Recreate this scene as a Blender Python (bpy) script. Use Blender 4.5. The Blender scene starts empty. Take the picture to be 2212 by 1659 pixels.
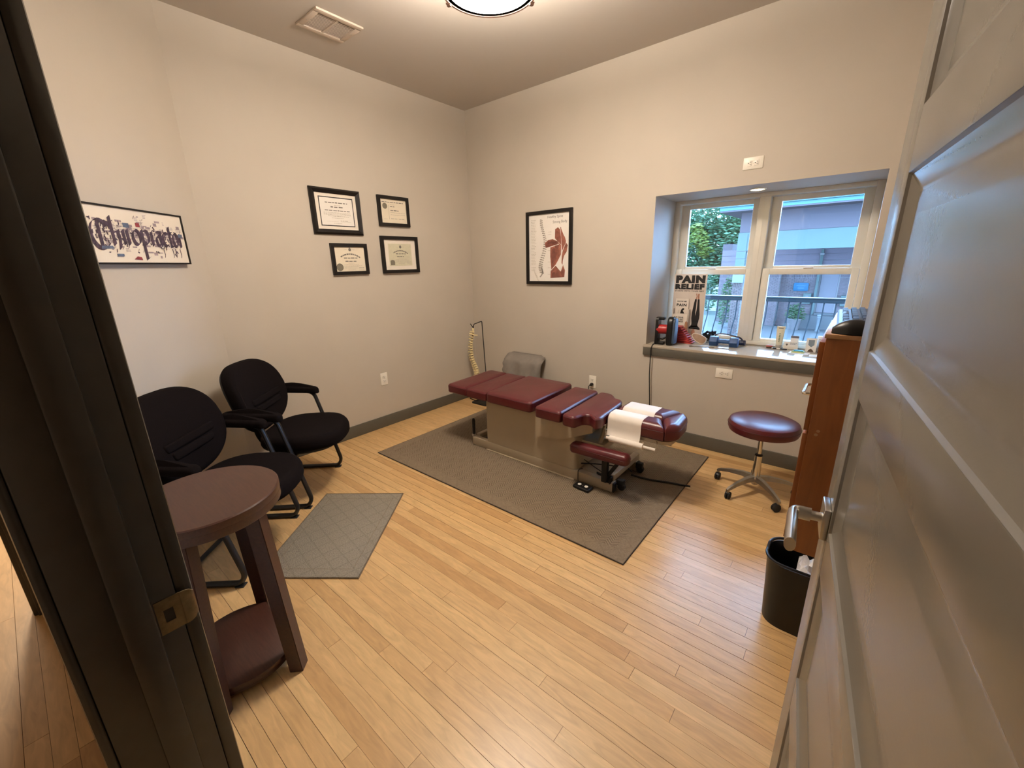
import bpy, bmesh, math, random
from mathutils import Vector, Matrix
PI = math.pi
random.seed(7)
scn = bpy.context.scene
COL = scn.collection

# ------------------------------------------------------------------ camera, world, light, exposure
H = 1.45
cam_d = bpy.data.cameras.new('camera')
cam = bpy.data.objects.new('camera', cam_d)
COL.objects.link(cam)
scn.camera = cam
cam_d.sensor_width = 36.0
cam_d.lens = 893.0 / 2212.0 * 36.0
cam_d.clip_start = 0.02
cam_d.clip_end = 300
_p, _r, _y = (math.radians(a) for a in (16.165, -1.316, 39.77))
_c, _s = math.cos, math.sin
_M0 = Matrix(((1, 0, 0), (0, 0, -1), (0, 1, 0)))
_Ry = Matrix(((_c(_y), _s(_y), 0), (-_s(_y), _c(_y), 0), (0, 0, 1)))
_Rp = Matrix(((1, 0, 0), (0, _c(_p), -_s(_p)), (0, _s(_p), _c(_p))))
_Rr = Matrix(((_c(_r), -_s(_r), 0), (_s(_r), _c(_r), 0), (0, 0, 1)))
_M = _Rr @ _Rp @ _M0 @ _Ry
_W = Matrix((_M[0], -Vector(_M[1]), -Vector(_M[2]))).transposed()
cam.matrix_world = Matrix.Translation((0, 0, H)) @ _W.to_4x4()

wd = bpy.data.worlds.new('sky')
scn.world = wd
wd.use_nodes = True
wd.node_tree.nodes['Background'].inputs[0].default_value = (0.31, 0.57, 1.0, 1)
wd.node_tree.nodes['Background'].inputs[1].default_value = 28.0

scn.view_settings.view_transform = 'Standard'
scn.view_settings.look = 'None'
scn.view_settings.gamma = 1.0
scn.view_settings.use_curve_mapping = False
scn.view_settings.exposure = 0.0

LAMP_XY = (-1.464, 1.668)
LAMP_W = 113.0          # emission strength of the ceiling lamp's dome
LAMP_TOP = 185.0        # glow of the unseen disc added on top to brighten the ceiling
HALL_W = 105.0          # watts of the hall lamp

# ------------------------------------------------------------------ materials
MATS = {}
def mat(name, col, rough=0.6, metal=0.0, noise=0.0, nscale=20.0, bump=0.0, bscale=200.0, spec=0.5, emit=None, estr=0.0, coat=0.0, coords='Object'):
    if name in MATS:
        return MATS[name]
    m = bpy.data.materials.new(name)
    m.use_nodes = True
    nt = m.node_tree
    b = nt.nodes['Principled BSDF']
    b.inputs['Base Color'].default_value = (*col, 1)
    b.inputs['Roughness'].default_value = rough
    b.inputs['Metallic'].default_value = metal
    b.inputs['Specular IOR Level'].default_value = spec
    b.inputs['Coat Weight'].default_value = coat
    if emit:
        b.inputs['Emission Color'].default_value = (*emit, 1)
        b.inputs['Emission Strength'].default_value = estr
    if noise or bump:
        tc = nt.nodes.new('ShaderNodeTexCoord')
    if noise:
        n = nt.nodes.new('ShaderNodeTexNoise')
        n.inputs['Scale'].default_value = nscale
        n.inputs['Detail'].default_value = 4
        nt.links.new(tc.outputs[coords], n.inputs['Vector'])
        r = nt.nodes.new('ShaderNodeValToRGB')
        r.color_ramp.elements[0].position = 0.3
        r.color_ramp.elements[1].position = 0.7
        r.color_ramp.elements[0].color = (*[c * (1 - noise) for c in col], 1)
        r.color_ramp.elements[1].color = (*[min(1, c * (1 + noise)) for c in col], 1)
        nt.links.new(n.outputs['Fac'], r.inputs['Fac'])
        nt.links.new(r.outputs['Color'], b.inputs['Base Color'])
    if bump:
        n2 = nt.nodes.new('ShaderNodeTexNoise')
        n2.inputs['Scale'].default_value = bscale
        n2.inputs['Detail'].default_value = 3
        nt.links.new(tc.outputs[coords], n2.inputs['Vector'])
        bp = nt.nodes.new('ShaderNodeBump')
        bp.inputs['Strength'].default_value = bump
        bp.inputs['Distance'].default_value = 0.002
        nt.links.new(n2.outputs['Fac'], bp.inputs['Height'])
        nt.links.new(bp.outputs['Normal'], b.inputs['Normal'])
    MATS[name] = m
    return m

WALL = mat('wall_paint', (0.53, 0.475, 0.40), 0.62, noise=0.02, nscale=3, bump=0.12, bscale=260)
CEIL = mat('ceiling_paint', (0.56, 0.51, 0.455), 0.8, bump=0.1, bscale=220)
TRIM = mat('dark_greige_trim', (0.10, 0.092, 0.072), 0.45, noise=0.05, nscale=8)
JAMB = mat('dark_jamb_paint', (0.050, 0.044, 0.036), 0.24, noise=0.06, nscale=30, spec=0.6)
DOORM = mat('greige_door_paint', (0.155, 0.14, 0.115), 0.27, noise=0.02, nscale=6, bump=0.05, bscale=160)
WHITE = mat('white_window_vinyl', (0.80, 0.76, 0.66), 0.35, noise=0.015, nscale=10)
WHITEP = mat('white_plastic', (0.85, 0.80, 0.70), 0.35, noise=0.01, nscale=30)
DARKSLOT = mat('slot_dark', (0.02, 0.018, 0.015), 0.6)
BURG = mat('burgundy_vinyl', (0.082, 0.0085, 0.0115), 0.33, noise=0.10, nscale=9, bump=0.10, bscale=420)
SEAM = mat('burgundy_seam', (0.045, 0.006, 0.009), 0.5)
BEIGE = mat('beige_enamel', (0.40, 0.325, 0.225), 0.33, noise=0.02, nscale=6)
CHROME = mat('chrome', (0.72, 0.70, 0.66), 0.16, metal=1.0)
NICKEL = mat('satin_nickel', (0.60, 0.57, 0.52), 0.28, metal=1.0)
STEEL = mat('brushed_steel', (0.45, 0.42, 0.37), 0.34, metal=1.0, noise=0.08, nscale=40)
BLACKP = mat('black_plastic', (0.008, 0.0075, 0.0075), 0.34, noise=0.1, nscale=30, spec=0.35)
RUBBER = mat('black_rubber', (0.012, 0.011, 0.011), 0.7, noise=0.1, nscale=40)
FABRIC = mat('black_fabric', (0.0062, 0.0043, 0.0045), 0.95, noise=0.3, nscale=260, bump=0.5, bscale=900, spec=0.07)
FRAMEM = mat('black_frame_wood', (0.008, 0.006, 0.0055), 0.45, spec=0.3, noise=0.1, nscale=30)
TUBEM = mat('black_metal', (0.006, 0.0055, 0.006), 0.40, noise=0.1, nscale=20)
PAPER = mat('paper_cream', (0.78, 0.70, 0.55), 0.55, noise=0.02, nscale=12)
PAPERW = mat('paper_white', (0.82, 0.78, 0.72), 0.6, noise=0.015, nscale=14)
PAPERG = mat('paper_greenish', (0.60, 0.57, 0.42), 0.6, noise=0.05, nscale=40)
MATB = mat('mat_board', (0.80, 0.73, 0.63), 0.7, noise=0.015, nscale=20)
INK = mat('grey_ink', (0.16, 0.14, 0.12), 0.7, noise=0.05, nscale=50)
INKL = mat('pale_ink', (0.45, 0.40, 0.33), 0.7, noise=0.05, nscale=50)
BLACKI = mat('black_ink', (0.008, 0.006, 0.006), 0.6, noise=0.05, nscale=50)
SEALM = mat('seal_grey', (0.17, 0.15, 0.11), 0.5, noise=0.12, nscale=300)
BONE = mat('bone_plastic', (0.80, 0.68, 0.38), 0.42, noise=0.08, nscale=60)
GREYC = mat('grey_pillow_cloth', (0.205, 0.18, 0.155), 0.9, noise=0.06, nscale=25, bump=0.3, bscale=500)
ROLLP = mat('exam_paper', (0.76, 0.70, 0.63), 0.7, noise=0.02, nscale=18)

def wood(name, c1, c2, rough, scale=6.0, stretch=(1, 1, 12), bumpv=0.05):
    m = bpy.data.materials.new(name)
    m.use_nodes = True
    nt = m.node_tree
    b = nt.nodes['Principled BSDF']
    b.inputs['Roughness'].default_value = rough
    tc = nt.nodes.new('ShaderNodeTexCoord')
    mp = nt.nodes.new('ShaderNodeMapping')
    mp.inputs['Scale'].default_value = stretch
    n = nt.nodes.new('ShaderNodeTexNoise')
    n.inputs['Scale'].default_value = scale
    n.inputs['Detail'].default_value = 6
    n.inputs['Distortion'].default_value = 0.6
    r = nt.nodes.new('ShaderNodeValToRGB')
    r.color_ramp.elements[0].position = 0.32
    r.color_ramp.elements[1].position = 0.70
    r.color_ramp.elements[0].color = (*c1, 1)
    r.color_ramp.elements[1].color = (*c2, 1)
    nt.links.new(tc.outputs['Object'], mp.inputs['Vector'])
    nt.links.new(mp.outputs['Vector'], n.inputs['Vector'])
    nt.links.new(n.outputs['Fac'], r.inputs['Fac'])
    nt.links.new(r.outputs['Color'], b.inputs['Base Color'])
    return m

CHERRY = wood('reddish_brown_wood', (0.040, 0.0135, 0.0085), (0.060, 0.022, 0.0135), 0.34, 5, (3, 30, 30))
CABWOOD = wood('orange_brown_veneer', (0.205, 0.062, 0.012), (0.27, 0.088, 0.018), 0.4, 4, (12, 12, 1.5))
CABTOP = wood('pale_top_veneer', (0.36, 0.20, 0.095), (0.45, 0.26, 0.13), 0.34, 4, (14, 2, 10))
SILLM = mat('glossy_sill', (0.42, 0.36, 0.285), 0.11, noise=0.05, nscale=8, spec=0.2)

# maple strip floor: every plank takes its own tone
def plank_material():
    m = bpy.data.materials.new('maple_strip')
    m.use_nodes = True
    nt = m.node_tree
    N, L = nt.nodes, nt.links
    b = N['Principled BSDF']
    b.inputs['Roughness'].default_value = 0.36
    b.inputs['Coat Weight'].default_value = 0.12
    b.inputs['Coat Roughness'].default_value = 0.28
    oi = N.new('ShaderNodeObjectInfo')
    ge = N.new('ShaderNodeNewGeometry')
    ad = N.new('ShaderNodeMath'); ad.operation = 'ADD'
    fr = N.new('ShaderNodeMath'); fr.operation = 'FRACT'
    L.new(oi.outputs['Random'], ad.inputs[0]); L.new(ge.outputs['Random Per Island'], ad.inputs[1])
    L.new(ad.outputs[0], fr.inputs[0])
    ramp = N.new('ShaderNodeValToRGB')
    e = ramp.color_ramp.elements
    e[0].position = 0.0; e[0].color = (0.546, 0.332, 0.138, 1)
    e[1].position = 1.0; e[1].color = (0.655, 0.432, 0.196, 1)
    k = e.new(0.05); k.color = (0.491, 0.287, 0.115, 1)
    k = e.new(0.14); k.color = (0.573, 0.358, 0.155, 1)
    k = e.new(0.60); k.color = (0.605, 0.387, 0.173, 1)
    L.new(fr.outputs[0], ramp.inputs['Fac'])
    mul = N.new('ShaderNodeVectorMath'); mul.operation = 'MULTIPLY'
    mul.inputs[1].default_value = (2.6, 15, 1)
    off = N.new('ShaderNodeCombineXYZ')
    sc = N.new('ShaderNodeMath'); sc.operation = 'MULTIPLY'; sc.inputs[1].default_value = 37
    L.new(fr.outputs[0], sc.inputs[0]); L.new(sc.outputs[0], off.inputs['X']); L.new(sc.outputs[0], off.inputs['Z'])
    add = N.new('ShaderNodeVectorMath'); add.operation = 'ADD'
    L.new(ge.outputs['Position'], mul.inputs[0])
    L.new(mul.outputs[0], add.inputs[0]); L.new(off.outputs[0], add.inputs[1])
    n = N.new('ShaderNodeTexNoise')
    n.inputs['Scale'].default_value = 3.0; n.inputs['Detail'].default_value = 7; n.inputs['Distortion'].default_value = 1.1
    L.new(add.outputs[0], n.inputs['Vector'])
    mr = N.new('ShaderNodeMapRange')
    mr.inputs['From Min'].default_value = 0.3; mr.inputs['From Max'].default_value = 0.7
    mr.inputs['To Min'].default_value = 0.84; mr.inputs['To Max'].default_value = 1.10
    L.new(n.outputs['Fac'], mr.inputs['Value'])
    mx = N.new('ShaderNodeVectorMath'); mx.operation = 'SCALE'
    L.new(ramp.outputs['Color'], mx.inputs[0]); L.new(mr.outputs['Result'], mx.inputs['Scale'])
    L.new(mx.outputs[0], b.inputs['Base Color'])
    return m
PLANK = plank_material()
SUBFLOOR = mat('dark_joint', (0.055, 0.028, 0.012), 0.9)

def rug_material(name, c1, c2, herring):
    m = bpy.data.materials.new(name)
    m.use_nodes = True
    nt = m.node_tree
    N, L = nt.nodes, nt.links
    b = N['Principled BSDF']
    b.inputs['Roughness'].default_value = 0.95
    b.inputs['Specular IOR Level'].default_value = 0.1
    tc = N.new('ShaderNodeTexCoord')
    n = N.new('ShaderNodeTexNoise'); n.inputs['Scale'].default_value = 330 if herring else 160; n.inputs['Detail'].default_value = 2
    L.new(tc.outputs['Object'], n.inputs['Vector'])
    sx = N.new('ShaderNodeSeparateXYZ'); L.new(tc.outputs['Object'], sx.inputs[0])
    def math_(op, a, bb):
        q = N.new('ShaderNodeMath'); q.operation = op
        for i, v in enumerate((a, bb)):
            if v is None: continue
            if isinstance(v, (int, float)): q.inputs[i].default_value = v
            else: L.new(v, q.inputs[i])
        return q.outputs[0]
    if herring:   # zigzag ridges: stripes whose slant flips every 7 cm
        tri = math_('PINGPONG', sx.outputs['X'], 0.035)
        ph = math_('ADD', sx.outputs['Y'], math_('MULTIPLY', tri, 0.9))
        wv = math_('SINE', math_('MULTIPLY', ph, 2 * PI / 0.017), None)
        hgt = math_('ADD', math_('MULTIPLY', wv, 0.33), math_('MULTIPLY', n.outputs['Fac'], 1.0))
    else:         # faint diamond quilting
        a = math_('ABSOLUTE', math_('SINE', math_('MULTIPLY', math_('ADD', sx.outputs['X'], sx.outputs['Y']), PI / 0.11), None), None)
        c = math_('ABSOLUTE', math_('SINE', math_('MULTIPLY', math_('SUBTRACT', sx.outputs['X'], sx.outputs['Y']), PI / 0.11), None), None)
        dq = math_('MINIMUM', math_('MULTIPLY', math_('MINIMUM', a, c), 4.0), 1.0)
        hgt = math_('ADD', math_('MULTIPLY', dq, 0.16), n.outputs['Fac'])
    r = N.new('ShaderNodeValToRGB')
    r.color_ramp.elements[0].position = 0.15; r.color_ramp.elements[1].position = 1.0
    r.color_ramp.elements[0].color = (*c1, 1); r.color_ramp.elements[1].color = (*c2, 1)
    L.new(hgt, r.inputs['Fac']); L.new(r.outputs['Color'], b.inputs['Base Color'])
    bp = N.new('ShaderNodeBump'); bp.inputs['Strength'].default_value = 0.8; bp.inputs['Distance'].default_value = 0.004
    L.new(hgt, bp.inputs['Height']); L.new(bp.outputs['Normal'], b.inputs['Normal'])
    return m
RUG = rug_material('taupe_herringbone_rug', (0.13, 0.098, 0.066), (0.30, 0.235, 0.165), True)
RUGB = rug_material('taupe_rug_border', (0.14, 0.106, 0.072), (0.25, 0.195, 0.136), False)
MATM = rug_material('grey_mat', (0.13, 0.112, 0.086), (0.33, 0.295, 0.235), False)

def glass_material():
    m = bpy.data.materials.new('window_glass')
    m.use_nodes = True
    nt = m.node_tree
    N, L = nt.nodes, nt.links
    out = N['Material Output']
    N.remove(N['Principled BSDF'])
    t = N.new('ShaderNodeBsdfTransparent'); t.inputs[0].default_value = (0.93, 0.96, 0.97, 1)
    g = N.new('ShaderNodeBsdfGlossy'); g.inputs['Roughness'].default_value = 0.02
    f = N.new('ShaderNodeFresnel'); f.inputs['IOR'].default_value = 1.45
    mx = N.new('ShaderNodeMixShader')
    L.new(f.outputs[0], mx.inputs[0]); L.new(t.outputs[0], mx.inputs[1]); L.new(g.outputs[0], mx.inputs[2])
    L.new(mx.outputs[0], out.inputs[0])
    return m
GLASS = glass_material()

# ------------------------------------------------------------------ mesh helpers
def B():
    return bmesh.new()

def xf(bm, verts, M):
    if M is not None:
        bmesh.ops.transform(bm, matrix=M, verts=verts)

def box(bm, x0, x1, y0, y1, z0, z1, bev=0.0, seg=2, M=None):
    vs = [bm.verts.new((x, y, z)) for z in (z0, z1) for y in (y0, y1) for x in (x0, x1)]
    fs = [(0, 2, 3, 1), (4, 5, 7, 6), (0, 1, 5, 4), (2, 6, 7, 3), (0, 4, 6, 2), (1, 3, 7, 5)]
    faces = [bm.faces.new([vs[i] for i in f]) for f in fs]
    if bev > 0:
        ed = list({e for f in faces for e in f.edges})
        r = bmesh.ops.bevel(bm, geom=ed, offset=bev, segments=seg, profile=0.5, affect='EDGES')
        vs = list({v for f in r['faces'] for v in f.verts} | {v for v in vs if v.is_valid})
    xf(bm, vs, M)
    return bm

def loft(bm, rings, cap=True, M=None, closed=True):
    R = [[bm.verts.new(p) for p in ring] for ring in rings]
    n = len(R[0])
    for a, b in zip(R[:-1], R[1:]):
        for i in range(n if closed else n - 1):
            j = (i + 1) % n
            bm.faces.new((a[i], a[j], b[j], b[i]))
    if cap:
        bm.faces.new(list(reversed(R[0])))
        bm.faces.new(R[-1])
    xf(bm, [v for r in R for v in r], M)
    return bm

def tube(bm, pts, r, n=8, M=None, flat=None):
    P = [Vector(p) for p in pts]
    rings = []
    up = None
    for i, p in enumerate(P):
        t = (P[min(i + 1, len(P) - 1)] - P[max(i - 1, 0)]).normalized()
        if up is None:
            up = Vector((0, 0, 1)) if abs(t.z) < 0.9 else Vector((0, 1, 0))
        up = (up - t * up.dot(t))
        if up.length < 1e-5:
            up = t.orthogonal()
        up.normalize()
        sd = t.cross(up)
        rr = r[i] if isinstance(r, (list, tuple)) else r
        ru, rs = (rr, rr) if flat is None else flat
        rings.append([p + up * (ru * math.cos(a)) + sd * (rs * math.sin(a)) for a in [2 * PI * k / n for k in range(n)]])
    return loft(bm, rings, True, M)

def fillet(pts, rad, n=5):
    P = [Vector(p) for p in pts]
    out = [P[0]]
    for i in range(1, len(P) - 1):
        a, b, c = P[i - 1], P[i], P[i + 1]
        u, v = (a - b), (c - b)
        rr = min(rad, u.length * 0.48, v.length * 0.48)
        p0, p1 = b + u.normalized() * rr, b + v.normalized() * rr
        for k in range(n + 1):
            t = k / n
            out.append(p0 * (1 - t) ** 2 + b * (2 * t * (1 - t)) + p1 * t ** 2)
    out.append(P[-1])
    return out

def lathe(bm, prof, n=24, M=None):
    rings = [[(max(r, 1e-4) * math.cos(2 * PI * k / n), max(r, 1e-4) * math.sin(2 * PI * k / n), z) for k in range(n)] for r, z in prof]
    return loft(bm, rings, True, M)

def cyl(bm, p0, p1, r0, r1=None, n=16):
    r1 = r0 if r1 is None else r1
    p0, p1 = Vector(p0), Vector(p1)
    d = p1 - p0
    M = Matrix.Translation(p0) @ d.to_track_quat('Z', 'Y').to_matrix().to_4x4()
    return lathe(bm, [(r0, 0), (r1, d.length)], n, M)

def rpoly(pts, r, n=4):
    out = []
    m = len(pts)
    for i in range(m):
        a, b, c = (Vector((*pts[(i + k) % m], 0)) for k in (-1, 0, 1))
        rr = r[i] if isinstance(r, (list, tuple)) else r
        u, v = a - b, c - b
        rr = min(rr, u.length * 0.48, v.length * 0.48)
        p0, p1 = b + u.normalized() * rr, b + v.normalized() * rr
        for k in range(n + 1):
            t = k / n
            q = p0 * (1 - t) ** 2 + b * (2 * t * (1 - t)) + p1 * t ** 2
            out.append((q.x, q.y))
    return out

def area(o):
    return sum(o[i][0] * o[(i + 1) % len(o)][1] - o[(i + 1) % len(o)][0] * o[i][1] for i in range(len(o))) / 2

def inset(o, d):
    m = len(o)
    out = []
    for i in range(m):
        a, b, c = Vector(o[i - 1]), Vector(o[i]), Vector(o[(i + 1) % m])
        t = (c - a)
        if t.length < 1e-9:
            t = Vector((1, 0))
        t.normalize()
        nrm = Vector((-t.y, t.x))
        out.append((b.x + nrm.x * d, b.y + nrm.y * d))
    return out

def pillow(bm, outline, z0, z1, r=0.02, seg=4, r0=None, dome=0.0, M=None, bend=None):
    o = outline if area(outline) > 0 else list(reversed(outline))
    r0 = r if r0 is None else r0
    prof = []
    for k in range(seg + 1):
        a = PI / 2 * k / seg
        prof.append((r0 * (1 - math.sin(a)), z0 + r0 * (1 - math.cos(a))))
    for k in range(seg + 1):
        a = PI / 2 * k / seg
        prof.append((r * (1 - math.cos(a)), z1 - r + r * math.sin(a)))
    rings = [[(x, y, z) for x, y in inset(o, d)] for d, z in prof]
    if dome:
        cx = sum(p[0] for p in o) / len(o); cy = sum(p[1] for p in o) / len(o)
        top = rings[-1]
        for f, h in ((0.7, 0.5), (0.35, 0.85), (0.08, 1.0)):
            rings.append([(cx + (x - cx) * f, cy + (y - cy) * f, z1 + dome * h) for x, y, z in top])
    if bend:
        rings = [[bend(p) for p in ring] for ring in rings]
    return loft(bm, rings, True, M)

def offset_poly(pts, d):
    m = len(pts); out = []
    for i in range(m):
        a, b, c = (Vector(pts[(i + k) % m]) for k in (-1, 0, 1))
        u = (b - a).normalized(); v = (c - b).normalized()
        n1 = Vector((-u.y, u.x)); n2 = Vector((-v.y, v.x))
        k = n1 + n2
        out.append(tuple(b + k * (d / max(.2, 1 + n1.dot(n2)))))
    return out

def pad(bm, pts, radii, z0, z1, r, seg, r0):
    """soft pad over a sharp-cornered outline"""
    if area(pts) < 0:
        pts = pts[::-1]; radii = radii[::-1]
    prof = []
    for k in range(4):
        a = PI / 2 * k / 3
        prof.append((r0 * (1 - math.sin(a)), z0 + r0 * (1 - math.cos(a))))
    for k in range(seg + 1):
        a = PI / 2 * k / seg
        prof.append((r * (1 - math.cos(a)), z1 - r + r * math.sin(a)))
    return loft(bm, [[(x, y, z) for x, y in rpoly(offset_poly(pts, d), [max(q - d, .006) for q in radii], 5)] for d, z in prof], True)

def prism(bm, poly, z0, z1, M=None):
    o = poly if area(poly) > 0 else list(reversed(poly))
    return loft(bm, [[(x, y, z0) for x, y in o], [(x, y, z1) for x, y in o]], True, M)

def ribbon_x(bm, path, x0, x1, t):
    """a sheet of thickness t following path (y, z) between x0 and x1"""
    P = [Vector(p) for p in path]
    off = []
    for i in range(len(P)):
        d = (P[min(i + 1, len(P) - 1)] - P[max(i - 1, 0)]).normalized()
        off.append(P[i] + Vector((-d.y, d.x)) * t)
    prof = P + off[::-1]
    return loft(bm, [[(x0, p.x, p.y) for p in prof], [(x1, p.x, p.y) for p in prof]], True)

def mesh_of(name, bm, m, smooth=40):
    me = bpy.data.meshes.new(name)
    bmesh.ops.recalc_face_normals(bm, faces=bm.faces)
    bm.to_mesh(me)
    bm.free()
    for k in (m if isinstance(m, (list, tuple)) else [m]):
        me.materials.append(k)
    if smooth:
        for p in me.polygons:
            p.use_smooth = True
        me.set_sharp_from_angle(angle=math.radians(smooth))
    return me

def obj(name, bm, m, parent=None, smooth=40, label=None, kind=None, loc=None, rot=None):
    o = bpy.data.objects.new(name, mesh_of(name, bm, m, smooth))
    COL.objects.link(o)
    if parent is not None:
        o.parent = parent
    if loc: o.location = loc
    if rot: o.rotation_euler = rot
    if label: o['label'] = label
    if kind: o['kind'] = kind
    return o

def thing(name, label, cat, loc=(0, 0, 0), rot=(0, 0, 0), group=None):
    o = bpy.data.objects.new(name, None)
    COL.objects.link(o)
    o.empty_display_size = 0.05
    o.location = loc
    o.rotation_euler = rot if isinstance(rot, (tuple, list)) else (0, 0, rot)
    o['label'] = label
    o['category'] = cat
    if group: o['group'] = group
    return o

def tag(o, label, cat, group=None):
    o['label'] = label; o['category'] = cat
    if group: o['group'] = group
    return o

def struct(name, bm, m, parent=None, smooth=40, label=None):
    o = obj(name, bm, m, parent, smooth, label)
    if parent is None: o['kind'] = 'structure'
    return o

_tc = bpy.data.curves.new('tmp_text', 'FONT')
_to = bpy.data.objects.new('tmp_text', _tc)
def text(bm, s, width=None, height=0.01, at=(0, 0), align='L', z=0.0, bold=0.0, shear=0.0, M=None):
    """letters in the XY plane of M; height is the cap height; width stretches the line"""
    _tc.body = s
    _tc.size = 1.0
    _tc.offset = bold
    _tc.shear = shear
    _tc.resolution_u = 3
    _tc.space_character = 1.0 + bold * 2.2
    me = _to.to_mesh()
    vs = [v.co.copy() for v in me.vertices]
    fs = [tuple(p.vertices) for p in me.polygons]
    _to.to_mesh_clear()
    if not vs: return bm
    x0 = min(v.x for v in vs); x1 = max(v.x for v in vs)
    y0_ = min(v.y for v in vs); y1_ = max(v.y for v in vs)
    sy = height / ((y1_ - y0_) if s.upper() == s else 0.70)
    if s.upper() == s:
        for v in vs: v.y -= y0_
    sx = (width / (x1 - x0)) if width else sy
    w = (x1 - x0) * sx
    ax = at[0] - (0 if align == 'L' else w / 2 if align == 'C' else w)
    nv = [bm.verts.new((ax + (v.x - x0) * sx, at[1] + v.y * sy, z)) for v in vs]
    for f in fs:
        try: bm.faces.new([nv[i] for i in f])
        except ValueError: pass
    xf(bm, nv, M)
    return bm

def flat(bm, pts, z=0.0, M=None):
    vs = [bm.verts.new((x, y, z)) for x, y in pts]
    bm.faces.new(vs)
    xf(bm, vs, M)
    return bm

def rect(bm, x0, x1, y0, y1, z=0.0, M=None):
    return flat(bm, [(x0, y0), (x1, y0), (x1, y1), (x0, y1)], z, M)

_sk = [0]
def strokes(bm, pts, nib, z=0.0, M=None):
    """broad-nib pen stroke"""
    _sk[0] = (_sk[0] + 1) % 40
    z = z + _sk[0] * 1.2e-5
    for a, b in zip(pts[:-1], pts[1:]):
        q = [(a[0] - nib[0], a[1] - nib[1]), (a[0] + nib[0], a[1] + nib[1]), (b[0] + nib[0], b[1] + nib[1]), (b[0] - nib[0], b[1] - nib[1])]
        flat(bm, q, z, M)
    return bm

def disc(bm, cx, cy, r, z=0.0, n=20, M=None, rx=None):
    rx = rx or r
    return flat(bm, [(cx + rx * math.cos(2 * PI * k / n), cy + r * math.sin(2 * PI * k / n)) for k in range(n)], z, M)

def words_line(bm, x0, x1, y, h, z=0.0, dense=1.0, rnd=random):
    """an illegible printed line: word-sized dashes"""
    x = x0
    while x < x1 - h:
        w = min(h * rnd.uniform(2.0, 5.5), x1 - x)
        rect(bm, x, x + w, y, y + h * rnd.uniform(0.75, 1.0), z)
        x += w + h * rnd.uniform(0.7, 1.2) / dense

# a copy of a thing with its parts and their sub-parts
def copy_tree(o, parent=None):
    c = o.copy()
    COL.objects.link(c)
    if parent is not None: c.parent = parent
    for ch in list(o.children):
        copy_tree(ch, c)
    return c

# ------------------------------------------------------------------ room shell
XL, YB, ZC, XR = -3.273, 3.30, 2.90, 0.46
YD0, YD1 = -0.045, 0.067            # hall face and room face of the door wall
XJ, XH = -0.73, 0.128               # latch jamb and hinge jamb
RX0, RX1, RZ0, RZ1 = -1.298, 0.018, 0.765, 1.915      # window opening in the back wall
WY = 3.74                           # room face of the window frame
DIR = Vector((0.651, -0.759, 0)); DIR.normalize()      # along the slanted wall, towards the camera
NRM = Vector((0.759, 0.651, 0)); NRM.normalize()       # out of the slanted wall into the room
PC = Vector((XL, 0.90, 0))                              # corner of left and slanted wall

bm = B(); box(bm, XL - 0.1, XL, 0.86, YB + 0.6, -0.05, ZC + 0.1)
struct('wall_left', bm, WALL, smooth=0)
bm = B()
L_ = (PC.y - 0.02) / 0.759
prism(bm, [(PC.x, PC.y), (PC.x + DIR.x * L_, PC.y + DIR.y * L_), (PC.x + DIR.x * L_ - 0.09, PC.y + DIR.y * L_ - 0.07), (PC.x - 0.1, PC.y - 0.04)], -0.05, ZC + 0.1)
struct('wall_slanted', bm, WALL, smooth=0)
bm = B()
box(bm, XL - 0.1, RX0, YB, YB + 0.58, -0.05, ZC + 0.1)
box(bm, RX1, XR + 0.1, YB, YB + 0.58, -0.05, ZC + 0.1)
box(bm, RX0, RX1, YB, YB + 0.58, -0.05, RZ0)
box(bm, RX0, RX1, YB, YB + 0.58, RZ1, ZC + 0.1)
struct('wall_back', bm, WALL, smooth=0)
bm = B(); box(bm, XR, XR + 0.1, YD0, YB + 0.6, -0.05, ZC + 0.1)
struct('wall_right', bm, WALL, smooth=0)
bm = B()
box(bm, -2.62, XJ - 0.02, YD0, YD1, -0.05, ZC + 0.1)
box(bm, XH + 0.02, XR + 0.1, YD0, YD1, -0.05, ZC + 0.1)
box(bm, XJ - 0.02, XH + 0.02, YD0, YD1, 2.06, ZC + 0.1)
struct('wall_front', bm, WALL, smooth=0)
bm = B(); box(bm, XL - 0.1, XR + 0.1, YD0, YB + 0.6, ZC, ZC + 0.1)
struct('ceiling', bm, CEIL, smooth=0)

# hall beyond the doorway
HALLW = mat('hall_paint', (0.55, 0.49, 0.42), 0.7, noise=0.02, nscale=4)
bm = B(); box(bm, -5.6, XR + 0.7, -1.9, -1.8, -0.05, 2.7); struct('wall_hall', bm, HALLW, smooth=0)
bm = B(); box(bm, -5.7, -5.6, -1.9, 1.3, -0.05, 2.7); struct('wall_hall_end', bm, HALLW, smooth=0)
bm = B(); box(bm, -5.7, XL - 0.1, 1.2, 1.3, -0.05, 2.7); struct('wall_hall_side', bm, HALLW, smooth=0)
bm = B(); box(bm, XR + 0.1, XR + 0.2, -1.9, YD0, -0.05, 2.7); struct('wall_hall_right', bm, HALLW, smooth=0)
bm = B(); box(bm, -5.7, XR + 0.7, -1.9, YD0, 2.6, 2.7); prism(bm, [(-5.7, YD0), (-2.70, YD0), (-3.42, 0.80), (-3.42, 1.3), (-5.7, 1.3)], 2.6, 2.7)
struct('ceiling_hall', bm, CEIL, smooth=0)
# the dark corner post where the slanted wall ends in the hall
bm = B(); box(bm, -2.66, -2.59, -0.226, -0.03, 0, 2.6, 0.004); box(bm, -2.64, -2.575, -0.212, -0.03, 0, 2.6, 0.004)
struct('trim_1', bm, JAMB)

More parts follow.
